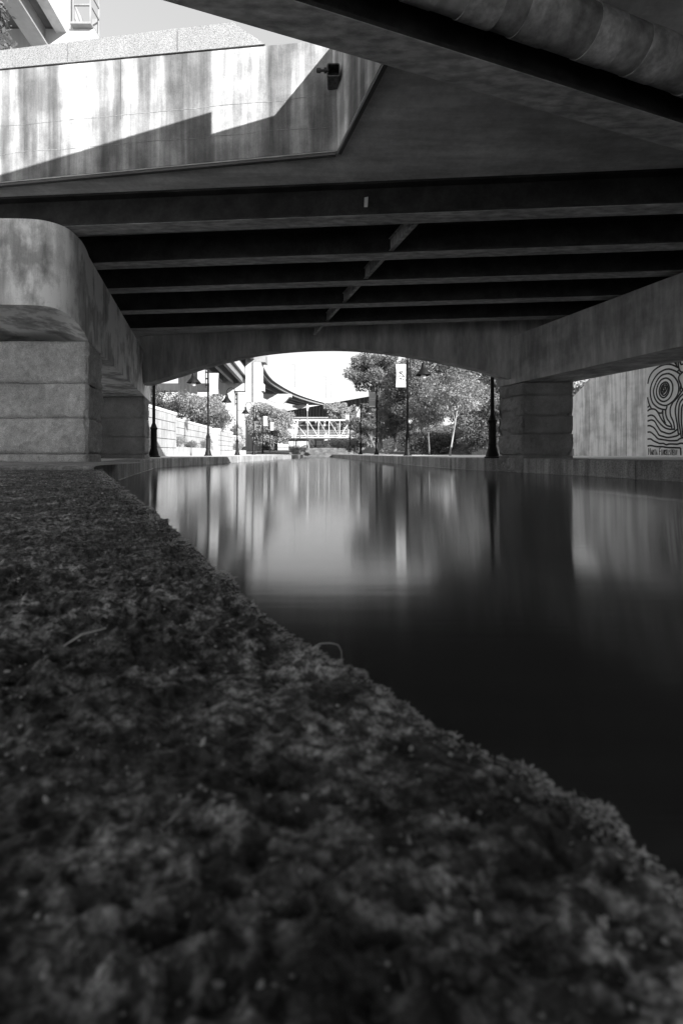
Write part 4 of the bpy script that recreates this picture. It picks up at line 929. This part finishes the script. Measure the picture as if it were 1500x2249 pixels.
# small acorn lamp and two signposts at the end of the left walk
al = thing("acorn_lamp", (-5.85, 78, 0.3), "slender pale post-top lamp in front of the white footbridge", "lamp post")
mb = MB(); mb.tube([(-5.85, 78, 0.2), (-5.85, 78, 7.3)], [0.09, 0.07], 10); mb.build("pole", m_hwysteel, al)
mb = MB(); mb.lathe([(0.0, 7.2), (0.1, 7.2), (0.25, 7.9), (0.2, 8.15), (0.06, 8.35), (0, 8.5)], c=(-5.85, 78, 0), n=12); mb.build("lantern", m_white, al)
sg = thing("sign", (-6.0, 60, -0.17), "white rectangular sign on two thin posts at the left walk's end", "sign")
for xp in (-6.3, -5.82):
    mb = MB(); mb.tube([(xp, 60, -0.25), (xp, 60, 3.9)], 0.035, 8); mb.tube([(xp, 60, -0.25), (xp, 60, 0.6)], 0.07, 8); mb.build("post", m_iron, sg)
mb = MB(); mb.box(-6.34, -5.78, 59.93, 59.96, 2.55, 3.8); mb.build("panel", m_white, sg)
fn = thing("metal_fence", (-9, 66, -0.1), "low iron picket fence under the round leafy tree", "fence")
mb = MB(); mb.bar((-12, 65, .85), (-5.6, 65, .85), .05, .05); mb.bar((-12, 65, .1), (-5.6, 65, .1), .05, .05); mb.build("rail", m_iron, fn)
mb = MB()
for i in range(44): mb.box(-12 + i * .148, -11.97 + i * .148, 64.985, 65.015, -0.17, .95)
mb.build("picket_panel", m_iron, fn)

# ------------------------------------------------------------------ elevated highway on the left, curving away behind
hw = thing("highway_viaduct", (-16, 60, 0), "tall pale elevated highway with wide columns curving away left of the canal", "viaduct")
path = []                       # right-hand deck edge
for y in (-30, -10, 5, 17.5, 40, 60, 85): path.append((-9.15 - 0.078 * y, y))
path += [(-19.1 + 1.9, 108), (-16.6, 122), (-13.8, 141), (-8.6, 159), (-2.8, 172), (8, 188), (26, 204)]
path = smoothpath(path, 5)
def deck_strip(mb, d0, d1, z0, z1, P=path):
    n = len(P); vs = []
    for i, p in enumerate(P):
        a = Vector(P[max(i - 1, 0)]); b = Vector(P[min(i + 1, n - 1)]); t = (b - a).normalized(); nn = Vector((-t.y, t.x))
        q0 = Vector(p) + nn * d0; q1 = Vector(p) + nn * d1; dz = -2.3 * max(0.0, min(1.0, (85 - p[1]) / 60.0)) if P is path else 0.0
        vs += [(q0.x, q0.y, z0 + dz), (q1.x, q1.y, z0 + dz), (q1.x, q1.y, z1 + dz), (q0.x, q0.y, z1 + dz)]
    fs = [(4 * i + k, 4 * i + (k + 1) % 4, 4 * i + 4 + (k + 1) % 4, 4 * i + 4 + k) for i in range(n - 1) for k in range(4)]
    mb.add(vs, fs + [(0, 3, 2, 1), (4 * n - 4, 4 * n - 3, 4 * n - 2, 4 * n - 1)])
mb = MB(); deck_strip(mb, 0, 13, 18.5, 18.9); mb.build("deck", m_hwydark, hw)  # shade of the underside put into the deck's dark colour
mb = MB(); deck_strip(mb, -0.05, 0.35, 18.3, 20.0); mb.build("parapet", m_hwy, hw)
for d in (0.75, 3.7, 6.7, 9.7):
    mb = MB(); deck_strip(mb, d, d + .06, 17.6, 18.48); deck_strip(mb, d - .28, d + .34, 17.5, 17.58); mb.build("girder", m_hwysteel, hw)
mb = MB()
for i in range(0, len(path) - 1, 1):
    if 0 <= path[i][1] <= 30:
        p = Vector(path[i]); 
        mb.bar((p.x - 0.9, p.y, 15.3), (p.x - 3.6, p.y + 0.3, 16.0), .12, .12); mb.bar((p.x - 0.9, p.y, 16.0), (p.x - 3.6, p.y + .3, 15.3), .12, .12)
mb.build("cross_brace", m_hwysteel, hw)
# near pier cap with catwalk (upper left corner)
mb = MB(); mb.box(-22, -9.4, 17.3, 19.6, 13.6, 16.15); mb.build("cross_beam", m_hwy, hw)
mb = MB(); mb.box(-13.0, -10.2, 17.35, 19.5, -1, 13.59); mb.build("column", m_hwy, hw)
mb = MB()
cw0, cw1 = -10.15, -9.5
for x in (cw0, cw1): mb.bar((x, 17.25, 16.2), (x, 17.25, 18.3), .06, .06)
mb.bar((cw1, 17.85, 16.2), (cw1, 17.85, 18.3), .06, .06)
for z in (16.3, 17.0, 17.45, 17.9, 18.3): mb.bar((cw0, 17.25, z), (cw1, 17.25, z), .05, .06); mb.bar((cw1, 17.25, z), (cw1, 17.85, z), .05, .06)
mb.box(cw0 - .05, cw1 + .08, 17.1, 18.0, 16.16, 16.24)
mb.box(cw0 + .25, cw1 - .1, 17.9, 18.0, 16.3, 17.1)
mb.build("catwalk", m_hwysteel, hw)
# portal at 85 m: three columns and a lower cross beam carrying the lower deck
for (x0, x1, yc) in ((-25.1, -22.9, 70), (-23.4, -20.2, 85), (-17.9, -15.0, 85)):
    mb = MB(); mb.box(x0, x1, yc, yc + 2.4, -1, 18.45)
    for k in range(4): q = x0 + (x1 - x0) * (k + .5) / 4; mb.box(q - .12, q + .12, yc - .07, yc + .01, -1, 18.4)
    mb.build("column", m_hwy, hw)
mb = MB(); mb.box(-40, -14.6, 85.3, 87.1, 11.7, 13.1); mb.build("cross_beam", m_hwy, hw)
mb = MB(); mb.box(-17.6, -14.2, 84.9, 87.5, 17.0, 18.3); mb.build("column_head", m_hwysteel, hw)
mb = MB(); mb.box(-16.75, -16.45, 84.9, 84.98, 9.5, 16.9); mb.build("column_groove", m_hwydark, hw)  # thin dark strip laid on for the column's groove
# lower deck
LP = [(-8.5 - 0.075 * y - 3.2, y) for y in (30, 45, 60, 75, 95)]
mb = MB(); deck_strip(mb, 0, 4.6, 14.7, 15.0, LP); mb.build("lower_deck", m_hwydark, hw)
mb = MB(); deck_strip(mb, -0.05, .3, 14.6, 16.0, LP); mb.build("lower_parapet", m_hwy, hw)
for d in (0.5, 2.2, 4.0):
    mb = MB(); deck_strip(mb, d, d + .06, 13.3, 14.68, LP); deck_strip(mb, d - .25, d + .3, 13.2, 13.28, LP); mb.build("lower_girder", m_hwysteel, hw)
# far piers of the curve
for (x, y) in ((-17.5, 128), (-11.0, 158)):
    mb = MB(); mb.box(x - 1.1, x + 1.1, y, y + 2.2, -1, 15); mb.build("column", m_hwy, hw)
    mb = MB(); mb.prism([(x - 6, y), (x + 3.4, y), (x + 3.4, y + 2), (x - 6, y + 2)], [16.0, 15.8, 15.8, 16.0], 16.68); mb.hexa([(x - 1.2, y + .1, 14.2), (x + 1.2, y + .1, 14.2), (x + 1.2, y + 1.9, 14.2), (x - 1.2, y + 1.9, 14.2), (x - 5.5, y + .1, 16), (x + 3, y + .1, 16), (x + 3, y + 1.9, 16), (x - 5.5, y + 1.9, 16)]); mb.build("cross_beam", m_hwy, hw)
# lights along the highway
HL = [(-18.5, 114, 31.5, "tall thin highway light nearest the wide columns"), (-15.2, 149, 29.0, "highway light with a short arm above the curve's middle"), (-5.9, 175, 29.5, "left one of the paired far highway lights"), (-4.2, 190, 29.5, "right one of the paired far highway lights")]
for x, y, zt, lab in HL:
    t = thing("highway_light", (x, y, 19), lab, "street light", "lights along the highway curve")
    mb = MB(); mb.tube([(x, y, 18.9), (x, y, zt)], [0.14, 0.09], 8); mb.tube([(x, y, zt), (x - 2.0, y - .3, zt + .25)], 0.06, 6); mb.build("pole", m_hwysteel, t)
    mb = MB(); mb.box(x - 2.9, x - 2.0, y - .5, y - .1, zt + .15, zt + .35); mb.build("lamp_head", m_white, t)
# far land
mb = MB(); mb.add([(-300, 90, 0.2), (300, 90, 0.2), (600, 1200, 0.4), (-600, 1200, 0.4)], [(0, 1, 2, 3)]); tag(mb.build("terrain", m_ground), kind="structure")
mb = MB(); mb.add([(12, -40, 3.4), (120, -40, 3.4), (120, 90, 4.4), (29, 90, 4.4), (29.5, 20, 3.6), (12, 13.9, 3.4)], [(0, 1, 2, 3, 4, 5)]); tag(mb.build("terrain", m_ground), kind="structure")
